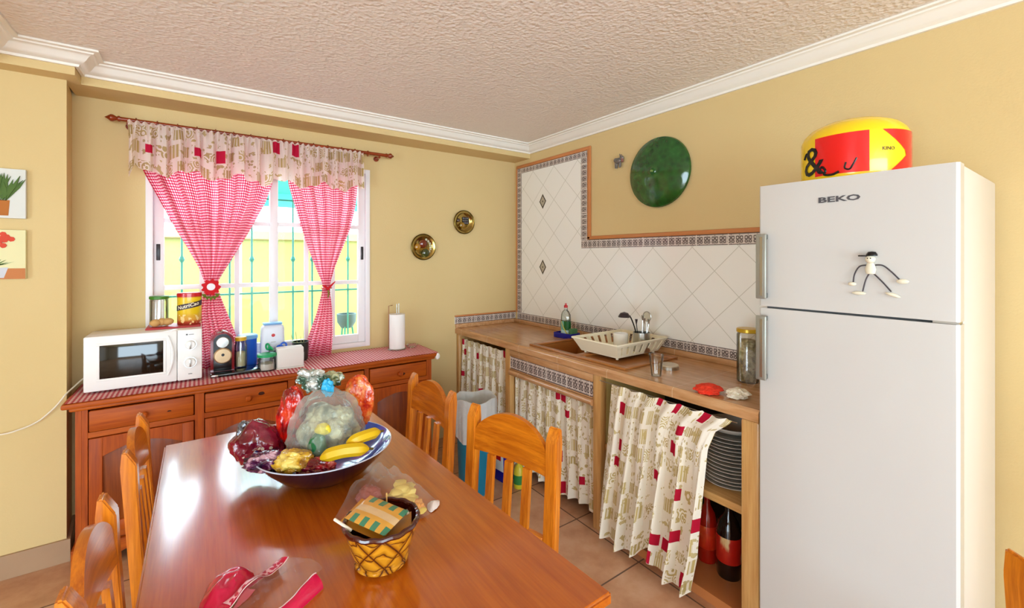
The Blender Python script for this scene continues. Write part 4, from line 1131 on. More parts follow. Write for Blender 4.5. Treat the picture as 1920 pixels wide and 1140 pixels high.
obj('lid', cyl(nb(), .051, .2455, .265, 32, ch=.003), plain('gold_lid', '#c9a32c', .3, .4), t)
def m_herb():
    t_ = NT('jar_contents'); f = t_.noise(t_.coord(), 26, 4, .7)
    return t_.done(t_.bsdf(t_.ramp(f, [(.35, '#4a4128'), (.48, '#8d7a4c'), (.58, '#b9ab84'), (.68, '#6a2418')]), .6, 0, t_.bump(f, .8, .01)))
obj('contents', lathe(nb(), [(0, .007), (.044, .009), (.045, .20), (.03, .21), (0, .205)], 28), m_herb(), t)
tag(obj('plastic_sleeve', crumple((-.345, -2.375, CZ+.092), (.034, .032, .088), 14, .15, 2.5, 5, flatz=CZ+.001), FILM), 'clear crumpled plastic sleeve standing before the tall jar', 'plastic bag')

# ------------------------------------------------------------------ fridge
fr = thing('refrigerator', 'tall white two-door refrigerator at the end of the counter', 'refrigerator', (-.35, -2.84, 0))
FY0, FY1, FXF = -3.126, -2.560, -.662
part('cabinet', bx(FXF+.062, -.045, FY0+.001, FY1-.001, .03, 1.828, .006), FRIDGES, fr)
def door(z0, z1):
    pts = [(FXF+.060, FY1), (FXF+.010, FY1)] + arcpts(FXF+.010, FY1-.010, .010, PI/2, PI, 4)[1:]
    pts += [(FXF-.002, FY1-.15), (FXF-.003, (FY0+FY1)/2), (FXF-.003, FY0+.066), (FXF+.0005, FY0+.008), (FXF+.008, FY0)] + [(FXF+.060, FY0)]
    b = prism(nb(), pts, z0, z1, 'z'); bmesh.ops.recalc_face_normals(b, faces=b.faces)
    return b
part('freezer_door', door(1.358, 1.830), FRIDGE, fr, ang=12)
part('fridge_door', door(.045, 1.350), FRIDGE, fr, ang=12)
part('door_gasket', bx(FXF+.0605, FXF+.0615, FY0+.006, FY1-.006, .05, 1.82), plain('grey_gasket', '#8d8f92', .6), fr, smooth=False)
part('hinge', bx(FXF+.006, FXF+.05, FY0+.002, FY0+.060, 1.3505, 1.3575), SILVER, fr, smooth=False)
part('plinth', bx(FXF+.07, -.06, FY0+.01, FY1-.01, 0, .03), DARKG, fr, smooth=False)
for z0, z1 in ((1.388, 1.640), (1.072, 1.322)):
    b = nb(); box(b, FXF-.036, FXF-.026, FY1-.042, FY1-.004, z0, z1, .004, 3)
    hd = part('handle', b, GREYPL, fr, 'grey plastic bar handle')
    b = nb(); box(b, FXF-.026, FXF-.0012, FY1-.036, FY1-.010, z0+.002, z0+.020, .003); box(b, FXF-.026, FXF-.0012, FY1-.036, FY1-.010, z1-.020, z1-.002, .003)
    part('handle_mount', b, plain('handle_mount_grey', '#6c6c66', .4), hd)
    part('handle_strip', bx(FXF-.0375, FXF-.0362, FY1-.030, FY1-.021, z0+.012, z1-.012), SILVER, hd, smooth=False)
tb = text_bm('BEKO', .034, .0006, bold=.0010)
xf(tb, Matrix.Translation((FXF-.0040, -2.828, 1.752)) @ Matrix(((0, 0, -1, 0), (-1.45, 0, 0, 0), (0, .78, 0, 0), (0, 0, 0, 1))))
part('lettering', tb, plain('dark_grey_badge', '#55555a', .4, .3), fr, 'grey raised badge lettering', smooth=False)
# magnet figure
FS = FXF-.0045
mg = thing('fridge_magnet', 'little wire-limbed white magnet figure with black cap on freezer door', 'magnet', (FS, -2.920, 1.515))
IV = plain('ivory_rubber', '#e6e0c8', .5); WIRE = plain('dark_wire', '#4a4448', .4, .4)
b = nb(); lathe(b, [(0, -.022), (.012, -.020), (.015, -.005), (.011, .010), (.008, .016), (0, .017)], 16, sx=.55); mv(b, (-.010, 0, 0))
obj('torso', b, IV, mg)
b = nb(); bmesh.ops.create_icosphere(b, subdivisions=3, radius=.014); mv(b, (-.012, 0, .028)); obj('head', b, IV, mg)
b = lathe(nb(), [(0, .012), (.010, .010), (.015, .002), (.015, -.003), (0, -.003)], 18); mv(b, (-.012, -.004, .042)); box(b, -.024, -.004, .008, .030, .037, .041, .001)
obj('cap', b, BLACK, mg)
for s in (-1, 1): obj('button_eye', lathe(nb(), [(0, .002), (.002, 0), (0, 0)], 8, (-.0255, s*.004, .031), M=Matrix.Rotation(-PI/2, 4, 'Y')), BLACK, mg)
def limb(nm, pts, tip, sz):
    obj(nm, tube(nb(), smooth_path([(-.006, a, c) for a, c in pts]), .0022, 6), WIRE, mg)
    b = nb(); bmesh.ops.create_icosphere(b, subdivisions=2, radius=1)
    for v in b.verts: v.co = Vector((v.co.x*.005-.0065, v.co.y*sz[0]+tip[0], v.co.z*sz[1]+tip[1]+v.co.y*sz[2]))
    obj('hand' if 'arm' in nm else 'foot', b, IV, mg)
limb('arm', [(.006, .008), (.030, .004), (.044, -.022), (.048, -.050)], (.051, -.056), (.012, .007, 0))
limb('arm', [(-.006, .008), (-.030, .008), (-.052, -.012), (-.072, -.036)], (-.080, -.042), (.016, .008, 0))
limb('leg', [(.004, -.018), (.014, -.042), (.022, -.080)], (.032, -.086), (.020, .006, .0))
limb('leg', [(-.006, -.018), (-.030, -.046), (-.052, -.076)], (-.056, -.086), (.020, .006, .006))
# bucket on the fridge
bk = thing('party_bucket', 'yellow and red round plastic tub on top of the fridge', 'tub', (-.42, -2.797, 1.8305))
R0 = .168
obj('tub_body', lathe(nb(), [(0, 0), (R0-.008, 0), (R0-.004, .006), (R0, .02), (R0, .165), (R0-.002, .172), (R0-.010, .190), (R0-.030, .212), (R0-.070, .232), (.05, .240), (0, .241)], 72), YEL, bk)
def patch(a0, a1, z0, z1f, m, off=.0012, taper=None, nm='red_panel'):
    b = nb(); n = 24; g_ = []
    for i in range(n+1):
        a = lerp(a0, a1, i/n); col = []
        for j in range(9):
            z = lerp(z0, z1f, j/8); aa = a
            if taper: aa = taper(i/n, j/8, a0, a1)
            col.append(b.verts.new(((R0+off)*cos(aa), (R0+off)*sin(aa), z)))
        g_.append(col)
    for i in range(n):
        for j in range(8): b.faces.new((g_[i][j], g_[i+1][j], g_[i+1][j+1], g_[i][j+1]))
    return obj(nm, b, m, bk)
# the printed front of the tub is turned towards the camera
fa = -2.854
patch(fa-.74, fa+.27, .022, .166, REDP)
patch(fa+.98, fa+1.5, .022, .166, REDP, taper=lambda u, v, a0, a1: lerp(a0-.42+.44*(1-abs(2*v-1)) if False else a0-.40+.52*(1-abs(2*v-.85)), a1, u))
tb = text_bm('&', .16, .0008, bold=0)
bend(tb, R0+.0022, .078, fa-.80); obj('ampersand', tb, BLACK, bk, smooth=False)
def scrib(pts, r=.004):
    P = smooth_path([((R0+.0016)*cos(fa+a), (R0+.0016)*sin(fa+a), z) for a, z in pts], 5)
    obj('scroll_mark', tube(nb(), P, r, 6), BLACK, bk)
scrib([(-.66, .035), (-.58, .055), (-.50, .04), (-.52, .025), (-.36, .022), (-.24, .03)], .0045)
scrib([(-.12, .060), (-.14, .040), (-.06, .034), (.0, .05), (.06, .072), (.03, .06)], .003)
scrib([(-1.08, .10), (-1.02, .115), (-.98, .12)], .004)
tb = text_bm('KINO', .017, .0004); bend(tb, R0+.001, .098, fa+.62); obj('small_lettering', tb, DARKG, bk, smooth=False)

# ------------------------------------------------------------------ bin and floor items
bn = thing('waste_bin', 'teal bin lined with a grey plastic bag in front of the counter', 'bin', (-.965, -.880, 0))
obj('bin_body', lathe(nb(), [(0, 0), (.105, 0), (.11, .01), (.128, .46), (.131, .468), (.124, .468), (.106, .012), (0, .01)], 36), plain('teal_plastic', '#127a9a', .4), bn)
def linf(u, v):
    a = 2*PI*u
    w = .003*sin(11*a)+.002*sin(23*a+1)
    if v < .45: k = v/.45; r = .137+w*(1-.3*k)+.004*k; z = lerp(.37+.025*sin(3*a), .60, k)
    elif v < .6: k = (v-.45)/.15; r = .141-.018*k*k+w*.5; z = .60+.02*sin(PI*k)+.01*sin(4*a)
    else: k = (v-.6)/.4; r = .123-.02*k+w*.5; z = lerp(.60+.01*sin(4*a), .40, k)
    return (r*cos(a), r*sin(a), z)
obj('bin_liner', sheet(96, 22, linf), GBAG, bn)
t = thing('detergent_pack', 'blue and white carton with red print on floor by bin', 'carton', (-.74, -.86, 0), .1)
obj('carton', bx(-.045, .045, -.075, .075, .0005, .22, .004), DBLUE, t)
obj('carton_panel', bx(-.0465, -.0452, -.070, .070, .075, .2, .0005), plain('carton_white', '#dcdad4', .5), t)
obj('carton_print', bx(-.0475, -.0466, -.045, .045, .145, .185, .0003), RED, t)
t = thing('cleaner_bottle', 'small yellow and green bottle on floor beneath middle curtain', 'bottle', (-.715, -1.03, 0))
obj('bottle_body', lathe(nb(), [(0, .0005), (.035, .0005), (.037, .01), (.037, .12), (.02, .15), (.012, .16), (.012, .18), (0, .18)], 20), plain('yellow_bottle', '#c9b92a', .35), t)
obj('label', lathe(nb(), [(.0376, .03), (.0376, .09)], 20), plain('green_label', '#2f7a35', .5), t)
obj('cap', cyl(nb(), .014, .1805, .20, 14), GREENLID, t)

# ------------------------------------------------------------------ table
TZ = .77
tbq = [(-2.588, -1.092), (-1.762, -1.092), (-1.690, -2.712), (-2.590, -2.712)]
tb_ = thing('dining_table', 'long orange-brown wooden dining table', 'table', (-2.16, -1.9, 0))
b = prism(nb(), tbq, TZ-.030, TZ, 'z'); bmesh.ops.bevel(b, geom=list(b.edges), offset=.006, segments=3, affect='EDGES')
part('tabletop', b, TABLEW, tb_)
b = nb(); box(b, -2.535, -1.815, -1.165, -1.145, .68, TZ-.0305); box(b, -2.535, -1.78, -2.66, -2.64, .68, TZ-.0305)
box(b, -2.545, -2.525, -2.64, -1.165, .68, TZ-.0305); box(b, -1.812, -1.79, -2.64, -1.165, .68, TZ-.0305)
part('apron', b, TABLEW, tb_, smooth=False)
for x, y in ((-2.538, -1.150), (-1.808, -1.150), (-2.538, -2.655), (-1.785, -2.655)):
    part('leg', bx(x-.035, x+.035, y-.035, y+.035, 0, .6795, .006), TABLEW, tb_)

# ------------------------------------------------------------------ chairs
def make_chair():
    t = thing('dining_chair', 'x', 'chair', (0, 0, 0), 0, 'dining chairs')
    hw = .172; pw = .048
    prof_ = [(-.222, 0), (-.200, .44), (-.222, .80), (-.226, .905), (-.250, .950), (-.262, .950), (-.266, .90), (-.258, .78), (-.236, .44), (-.258, 0)]
    for s in (-1, 1):
        b = nb(); prism(b, prof_, s*hw+s*0, s*(hw+pw), 'x'); bmesh.ops.bevel(b, geom=list(b.edges), offset=.004, segments=2, affect='EDGES')
        obj('back_post', b, CHAIRW, t)
        obj('front_leg', bx(s*.185-.02, s*.185+.02, .17, .21, 0, .425, .004), CHAIRW, t)
    # arched top rail, curved slightly backwards
    n = 24; b = nb(); F_, B_ = [], []
    for i in range(n+1):
        x = lerp(-hw-.001, hw+.001, i/n); k = 1-(2*i/n-1)**2
        zt_ = .862+.088*(k**.75); zb_ = .782; yc = -.234-.018*k
        F_.append((b.verts.new((x, yc+.011, zb_)), b.verts.new((x, yc+.004, zt_)))); B_.append((b.verts.new((x, yc-.011, zb_)), b.verts.new((x, yc-.016, zt_))))
    for i in range(n):
        b.faces.new((F_[i][0], F_[i+1][0], F_[i+1][1], F_[i][1])); b.faces.new((B_[i][0], B_[i][1], B_[i+1][1], B_[i+1][0]))
        b.faces.new((F_[i][1], F_[i+1][1], B_[i+1][1], B_[i][1])); b.faces.new((F_[i][0], B_[i][0], B_[i+1][0], F_[i+1][0]))
    for i in (0, n): b.faces.new((F_[i][0], F_[i][1], B_[i][1], B_[i][0]))
    bmesh.ops.recalc_face_normals(b, faces=b.faces)
    obj('top_rail', b, CHAIRWX, t)
    obj('lower_back_rail', bx(-hw-.001, hw+.001, -.228, -.206, .53, .575, .003), CHAIRWX, t)
    for x in (-.088, 0, .088):
        b = nb(); prism(b, [(-.226, .7815), (-.207, .5755), (-.222, .5755), (-.2415-.000, .7815)], x-.0165, x+.0165, 'x'); obj('slat', b, CHAIRW, t, smooth=False)
    obj('seat', bx(-.215, .215, -.199, .225, .4255, .448, .008), CHAIRWX, t)
    for y in (.19, ): obj('seat_rail', bx(-.164, .164, y-.012, y+.012, .365, .425, .002), CHAIRWX, t, smooth=False)
    obj('seat_rail', bx(-.171, .171, -.226, -.206, .365, .425, .002), CHAIRWX, t, smooth=False)
    for s in (-1, 1):
        obj('side_rail', bx(s*.190-.010, s*.190+.010, -.203, .169, .365, .425, .002), CHAIRWX, t, smooth=False)
        obj('stretcher', bx(s*.190-.010, s*.190+.010, -.212, .169, .17, .205, .003), CHAIRWX, t, smooth=False)
    return t
CHAIRWX = wood('chair_wood_cross', '#b0580b', '#dc8119', 0, 1.2, .28, .5)
def place(t, topc, fdir, label):
    f = Vector(fdir).normalized()
    t.location = (topc[0]+f.x*.252, topc[1]+f.y*.252, 0)
    t.rotation_euler = (0, 0, math.atan2(f.y, f.x)-PI/2)
    t['label'] = label
ch = make_chair()
place(ch, (-1.558, -1.462), (-1, -.03), 'farther wooden chair on the table side facing the bin')
spots = [((-1.505, -2.052), (-.968, -.25), 'nearer wooden chair on the table side facing the counter'),
         ((-2.655, -1.405), (1, .0), 'farther wooden chair on the left side of the table'),
         ((-2.668, -2.105), (1, .0), 'nearer wooden chair on the left side of the table'),
         ((-1.258, -3.432), (.75, -.66), 'wooden chair at right edge of photo, mostly cut off')]
for tc, fd, lb_ in spots:
    c = copytree(ch); place(c, tc, fd, lb_)

# ------------------------------------------------------------------ food on the table
TT = TZ+.0004
bc = (-2.105, -1.745)
BZ = TT
b_in = plain('cobalt_glaze', '#1d4fc4', .12, coat=.7)
t = thing('fruit_bowl', 'wide cobalt blue bowl heaped with bags on the table', 'bowl', (bc[0], bc[1], BZ))
obj('bowl', lathe(nb(), [(0, .012), (.09, .014), (.15, .042), (.195, .084), (.220, .112), (.224, .114), (.226, .112)], 64), b_in, t)
obj('bowl_outside', lathe(nb(), [(.226, .1115), (.197, .076), (.152, .032), (.098, .006), (.092, 0), (0, 0)], 64), plain('dark_blue_glaze', '#080c26', .12, coat=.6), t)
obj('bowl_rim', tube(nb(), [(.225*cos(a), .225*sin(a), .1132) for a in [2*PI*k/72 for k in range(72)]], .0022, 6, closed=True), plain('white_rim', '#cfd8ee', .2, coat=.5), t)
Rv = Vector((.813, -.582, 0)); Fv = Vector((.582, .813, 0))
def rel(r, f, z, c=bc): 
    p = Vector((c[0], c[1], 0)) + Rv*r + Fv*f; return (p.x, p.y, TT+z+(.008 if c is bc else 0))
def rotRF(rad): return rad
def crumple_rf(c, rad, **k):
    """crumpled lump whose first axis is the room diagonal Rv"""
    bm = crumple((0, 0, 0), rad, **k)
    xf(bm, Matrix.Translation(Vector(c)) @ Matrix.Rotation(-math.radians(35.6), 4, 'Z')); return bm
def m_foil(name, a, b_, c_, sc=14, rough=.14, metal=.0, s=(.42, .52, .6)):
    t_ = NT(name); f = t_.noise(t_.coord(), sc, 3, .6)
    return t_.done(t_.bsdf(t_.ramp(f, [(s[0], a), (s[1], b_), (s[2], c_)]), rough, metal, t_.bump(t_.noise(t_.coord(), 30, 3), .7, .01), .6))
# contents and bags
tag(obj('snack_bag', crumple_rf(rel(-.135, .040, .175), (.055, .045, .115), seed=21, amp=.25, fr=2.2, sub=5), m_foil('red_foil', '#7a0808', '#c81208', '#e0401c', 12)), 'bright red snack bag at left back of the blue bowl', 'snack bag', 'packets heaped in the blue bowl')
def upr(p, d):
    k = max(0, p.z/.11); p.x *= 1+.35*k; p.y *= .6; return p
tag(obj('snack_bag', crumple_rf(rel(.085, .110, .215), (.050, .035, .095), seed=25, amp=.22, fr=2.4, sub=5, shape=upr), m_foil('orange_foil', '#a8140a', '#d8501c', '#e08a3c', 22, s=(.4, .5, .6))), 'orange and red patterned packet at right back of the bowl', 'snack bag', 'packets heaped in the blue bowl')
# large grocery bag: opaque lumps inside a greyish clear film
def cone(p, d):
    k = (p.z/.13+1)/2; th = math.atan2(d.y, d.x); s = 1.14-.56*max(0, k) + (.05*sin(9*th+3*k)+.035*sin(17*th-2*k))*(.4+.6*k); p.x *= s; p.y *= s; return p
gb = thing('grocery_bag', 'big knotted translucent grey bag on top of the blue bowl', 'plastic bag', rel(.0, .0, .075))
def pobj(nm, bm, m): return part(nm, bm, m, gb)
pobj('bag_film', crumple_rf(rel(.005, .0, .178), (.135, .115, .125), seed=3, amp=.24, fr=2.2, sub=5, shape=cone), FILMG)
pobj('bag_contents', crumple_rf(rel(.01, .0, .150), (.098, .080, .088), seed=4, amp=.3, fr=2.5, sub=5), m_foil('mixed_groceries', '#6d7468', '#a9a48c', '#d8d2b4', 16, .4, s=(.38, .5, .62)))
pobj('green_item', crumple_rf(rel(.012, -.092, .135), (.032, .020, .042), seed=5, amp=.2, fr=2, sub=4), plain('bottle_green', '#1d6a3c', .3, coat=.3))
pobj('yellow_item', crumple_rf(rel(.028, -.085, .190), (.026, .018, .020), seed=6, amp=.2, fr=2, sub=4), plain('pale_yellow', '#e8d23c', .4))
def knot(p, d):
    k = max(0, (p.z+.03)/.06); p.x *= .7+.5*k; return p
pobj('bag_knot', crumple_rf(rel(-.055, .02, .325), (.046, .030, .036), seed=9, amp=.55, fr=3.2, sub=5, shape=knot), m_foil('silver_film', '#3c5a48', '#a9aca4', '#e2e6e2', 20, .15, .3))
pobj('blue_tie', crumple_rf(rel(.008, .0, .305), (.020, .014, .028), seed=10, amp=.4, fr=3, sub=4), plain('sky_blue_plastic', '#2aa6d8', .3))
tag(obj('dark_green_packet', crumple_rf(rel(.0, .065, .320), (.034, .02, .026), seed=33, amp=.4, fr=3, sub=4), m_foil('dark_green_foil', '#1c2a14', '#3f4a1e', '#a8a880', 20)), 'crumpled dark green packet behind the bag knot', 'packet', 'packets heaped in the blue bowl')
# maroon bag
def mar(p, d):
    k = (p.z/.07+1)/2; p.x *= 1.25-.75*k; p.x -= .02*k; return p
mb = thing('maroon_snack_bag', 'glossy maroon snack bag with silver edge, left of the bowl', 'snack bag', rel(-.20, -.02, .10))
def m_maroon():
    t_ = NT('maroon_foil'); v = t_.coord(); f = t_.noise(v, 10, 3)
    c = t_.ramp(f, [(.3, '#4a0418'), (.55, '#7c0f2c'), (.7, '#93182c')])
    sp = t_.math('MULTIPLY', t_.math('LESS_THAN', t_.voro(v, 38), .23), t_.math('GREATER_THAN', t_.noise(v, 9, 1), .52))
    c = t_.mix(sp, c, '#d8c8b8')
    return t_.done(t_.bsdf(c, .13, 0, t_.bump(t_.noise(v, 26, 3), .7, .01), .7))
MAR = m_maroon()
part('bag_body', crumple_rf(rel(-.228, .0, .115), (.098, .062, .072), seed=15, amp=.26, fr=1.9, sub=5, shape=mar), MAR, mb)
part('bag_foil_edge', crumple_rf(rel(-.285, -.005, .145), (.026, .030, .042), seed=16, amp=.3, fr=2.2, sub=5), m_foil('silver_foil', '#6c7078', '#aeb2b8', '#e6e8ea', 12, .15, .7), mb)
tag(obj('purple_wrapper', crumple_rf(rel(-.125, -.135, .105), (.075, .045, .026), seed=17, amp=.5, fr=3, sub=5), m_foil('purple_foil', '#2c0c30', '#5c1a48', '#c8a0b0', 22, .12)), 'crinkled purple wrapper on the bowl rim below the maroon bag', 'wrapper', 'packets heaped in the blue bowl')
tag(obj('snack_packet', crumple_rf(rel(-.040, -.148, .112), (.058, .038, .032), seed=18, amp=.4, fr=2.6, sub=5), m_foil('gold_foil', '#8a5a10', '#d0a424', '#ecd470', 16, .2, s=(.38, .5, .62))), 'gold and yellow crisp packet at the bowl front', 'snack bag', 'packets heaped in the blue bowl')
tag(obj('snack_packet', crumple_rf(rel(.035, -.150, .088), (.060, .035, .030), seed=19, amp=.35, fr=2.6, sub=5), m_foil('crimson_foil', '#5a0410', '#a00c1c', '#d87a6c', 18, .2, s=(.42, .56, .68))), 'dark red packet under the bananas in the bowl', 'snack bag', 'packets heaped in the blue bowl')
BAN = plain('banana_skin', '#dcb40e', .4, var=.14); BANT = plain('banana_tip', '#5a4a1a', .7)
def banana(label, pts, r):
    t = thing('banana', label, 'banana', pts[len(pts)//2], group='bananas in the blue bowl')
    P = smooth_path(pts, 5); n = len(P)
    rad = [r*min(1, .30+1.9*min(i, n-1-i)/(n*.5)*.9) for i in range(n)]
    part('fruit', tube(nb(), P, rad, 7), BAN, t, ang=20)
    part('stem', tube(nb(), [P[-1], P[-1]+(P[-1]-P[-3]).normalized()*.018], [rad[-1]*.8, .004], 8), BANT, t)
banana('nearer banana lying lengthwise along the bowl rim', [rel(.055, -.165, .128), rel(.085, -.162, .140), rel(.125, -.150, .146), rel(.165, -.130, .142), rel(.188, -.108, .134)], .021)
banana('banana pointing up to the right behind the nearer banana', [rel(.120, -.120, .155), rel(.150, -.100, .165), rel(.182, -.065, .166), rel(.202, -.030, .160)], .019)
# basket with packets
kc = (-2.093, -2.300)
bkst = thing('basket', 'small woven amber basket with dark rim near the table front', 'basket', (kc[0], kc[1], TT))
def m_wick():
    t_ = NT('glazed_wicker'); x, y, z = t_.xyz(t_.coord())
    a = t_.math('ARCTAN2', y, x)
    s1 = t_.math('SINE', t_.math('ADD', t_.math('MULTIPLY', a, 4), t_.math('MULTIPLY', z, 40)))
    s2 = t_.math('SINE', t_.math('SUBTRACT', t_.math('MULTIPLY', a, 3), t_.math('MULTIPLY', z, 36)))
    s3 = t_.math('SINE', t_.math('ADD', t_.math('MULTIPLY', z, 85), t_.math('MULTIPLY', t_.noise(t_.coord(), 14, 2), 9)))
    a1 = t_.math('ABSOLUTE', s1); a2 = t_.math('ABSOLUTE', s2); a3 = t_.math('ABSOLUTE', s3)
    ln = t_.math('MINIMUM', t_.math('MINIMUM', t_.math('MULTIPLY', a1, 1.0), t_.math('MULTIPLY', a2, 1.6)), t_.math('MULTIPLY', a3, 1.3))
    c = t_.ramp(ln, [(.05, '#4a1c06'), (.22, '#a8670f'), (.6, '#cb8c1e')])
    return t_.done(t_.bsdf(c, .22, 0, t_.bump(ln, .5, .008), .5))
WICK = m_wick()
obj('basket_wall', lathe(nb(), [(0, .0), (.050, .0), (.058, .006), (.072, .040), (.086, .085), (.092, .108), (.088, .108), (.080, .080), (.062, .030), (.05, .010), (0, .008)], 48), WICK, bkst)
DKW = plain('dark_red_wicker', '#431009', .15, coat=.6)
obj('basket_lining', lathe(nb(), [(.0875, .107), (.0795, .080), (.0615, .032), (.048, .0115), (0, .0095)], 48), DKW, bkst)
b = tube(nb(), [(.090*cos(a), .090*sin(a), .110+.0015*sin(14*a)) for a in [2*PI*k/60 for k in range(60)]], .0065, 8, closed=True)
obj('basket_rim', b, DKW, bkst)
for zz, rr in ((.012, .061),):
    obj('base_ring', tube(nb(), [(rr*cos(a), rr*sin(a), zz+.0) for a in [2*PI*k/48 for k in range(48)]], .006, 6, closed=True), WICK, bkst)
def m_pouch():
    t_ = NT('checked_pouch'); x, y, z = t_.xyz(t_.coord())
    u = t_.math('GREATER_THAN', t_.math('FRACT', t_.math('MULTIPLY', t_.math('ADD', x, 1), 30)), .5)
    v = t_.math('GREATER_THAN', t_.math('ABSOLUTE', y), .022)
    v2 = t_.math('LESS_THAN', t_.math('ABSOLUTE', y), .010)
    c = t_.mix(t_.math('MULTIPLY', u, v), '#d39a3c', '#3f7f62')
    c = t_.mix(v2, c, '#d2b184')
    return t_.done(t_.bsdf(c, .4, 0, t_.bump(t_.noise(t_.coord(), 30, 2), .4, .006), .3))
def pillow_pack(name, w, h, th, m, loc, rot, label, cat, grp=None):
    def f(u, v):
        x, y = (u-.5)*w, (v-.5)*h
        e = max(0, (1-(2*u-1)**2)*(1-(2*v-1)**2))**.7
        return x, y, e
    b = sheet(24, 18, lambda u, v: (f(u, v)[0], f(u, v)[1], f(u, v)[2]*th+.001*noise.noise(Vector((u*6, v*6, 1)))))
    sheet(24, 18, lambda u, v: (f(u, v)[0], f(u, v)[1], -f(u, v)[2]*th*.8), bm=b)
    bmesh.ops.remove_doubles(b, verts=b.verts, dist=.0004); bmesh.ops.recalc_face_normals(b, faces=b.faces)
    o = obj(name, b, m); o.location = loc; o.rotation_euler = rot
    return tag(o, label, cat, grp)
POUCH = m_pouch()
rz_ = -math.radians(35.6)
def kp(r, f, z): return rel(r, f, z, kc)
pillow_pack('biscuit_packet', .130, .090, .007, POUCH, kp(-.010, -.008, .126), (.16, .08, rz_-.45), 'green and orange checked packet on top in the basket', 'packet', 'packets in the small basket')
pillow_pack('biscuit_packet', .13, .088, .006, plain('orange_packet', '#c98a2c', .4, var=.25), kp(-.030, .006, .106), (.22, .15, rz_-.35), 'plain orange packet under the checked packet in basket', 'packet', 'packets in the small basket')
pillow_pack('biscuit_packet', .10, .075, .010, plain('tan_packet', '#b07a34', .4, var=.25), kp(.030, -.010, .088), (.10, -.35, rz_+.2), 'tan packet leaning at the right inside the basket', 'packet', 'packets in the small basket')
tag(obj('paper_stick', tube(nb(), [kp(-.112, -.022, .122), kp(-.060, -.050, .112)], .0035, 8), plain('white_stick', '#e9e2d2', .5)), 'white stick poking out left of the basket', 'stick', 'sticks in the basket')
tag(obj('paper_stick', tube(nb(), [kp(-.004, .060, .075), kp(-.006, .064, .142)], .0022, 8), plain('tan_stick', '#d9a860', .5)), 'short tan stick upright at the basket back', 'stick', 'sticks in the basket')
tag(obj('foil_twist', crumple(kp(.055, .030, .098), (.012, .010, .016), 44, .4, 3, 3), m_foil('grey_foil', '#6a665a', '#a39a84', '#dcd8c8', 40, .2, .5)), 'small grey foil twist at basket right side', 'wrapper')
def baghull(c, outline, h, seed, crest=(0, 0), mat_z=0, nr=26, sub=6, pw=2.2, wr=.35):
    P = [Vector((a, b_, 0)) for a, b_ in outline]; n = len(P); out = []
    for i in range(n):
        p0, p1, p2, p3 = P[i-1], P[i], P[(i+1) % n], P[(i+2) % n]
        for k in range(sub):
            q = k/sub; out.append(.5*((2*p1)+(-p0+p2)*q+(2*p0-5*p1+4*p2-p3)*q*q+(-p0+3*p1-3*p2+p3)*q**3))
    ce = Vector((crest[0], crest[1], 0)); b = nb(); rings = []
    for i in range(1, nr+1):
        u = i/nr; ring = []
        for q in out:
            p = ce.lerp(q, u); nz = noise.noise(Vector((p.x*22+seed, p.y*22, seed))); n2 = 1-abs(noise.noise(Vector((p.x*34, p.y*34+seed, 3))))*2
            z = h*(1-u**pw)*(1+wr*nz+wr*.55*n2) + .0008 + .010*abs(noise.noise(Vector((q.x*40, q.y*40, seed))))*u**6
            ring.append(b.verts.new(rel(p.x, p.y, max(z, .0008), c)))
        rings.append(ring)
    top = b.verts.new(rel(ce.x, ce.y, h*1.1, c)); m_ = len(out)
    for k in range(m_): b.faces.new((top, rings[0][k], rings[0][(k+1) % m_]))
    for A, B in zip(rings, rings[1:]):
        for k in range(m_): b.faces.new((A[k], B[k], B[(k+1) % m_], A[(k+1) % m_]))
    bmesh.ops.recalc_face_normals(b, faces=b.faces)
    return b
# clear bag with crisps
cb = thing('crisps_bag', 'open clear bag of pale crisps behind the basket', 'plastic bag', (-2.02, -2.10, TT))
cc = (-2.030, -2.095)
def cr(r, f, z): return rel(r, f, z, cc)
def bagshape(p, d):
    k = max(0, p.z/.05); p.x *= 1-.30*k; return p
part('bag_film', baghull(cc, [(-.122, -.036), (-.125, .04), (-.115, .115), (-.08, .150), (-.02, .140), (.05, .130), (.105, .095), (.165, .064), (.158, .01), (.105, -.045), (.055, -.066), (0, -.070), (-.065, -.056)], .092, 5.0, (-.03, .060)), FILM, cb)
part('bag_corner', baghull(cc, [(.138, .062), (.168, .070), (.172, .040), (.155, .012), (.140, .030)], .012, 8.0, (.155, .045), nr=8), plain('white_bag_corner', '#e9e0dc', .3), cb)
b = nb()
CRISP = plain('pale_crisps', '#dfc66c', .6, var=.25)
for i in range(26):
    r_, f_ = random.gauss(.050, .026), random.gauss(.045, .026); z_ = .014+random.random()*.062*(1-min(1, abs(r_-.045)/.08))
    q = crumple(cr(r_, f_, z_), (.022, .017, .006+.006*random.random()), 60+i, .35, 2, 2)
    me = bpy.data.meshes.new('q'); q.to_mesh(me); q.free(); b.from_mesh(me); bpy.data.meshes.remove(me)
o = part('crisps', b, CRISP, cb); o['kind'] = 'stuff'
part('orange_crisps', crumple_rf(cr(.105, .012, .020), (.026, .024, .017), seed=71, amp=.35, fr=4, sub=4), plain('orange_crisps', '#d99a50', .6, var=.25), cb)
part('pink_print', crumple_rf(cr(-.045, .045, .036), (.036, .028, .026), seed=72, amp=.3, fr=3, sub=4), plain('dusky_rose_print', '#a65a52', .4, var=.2), cb)
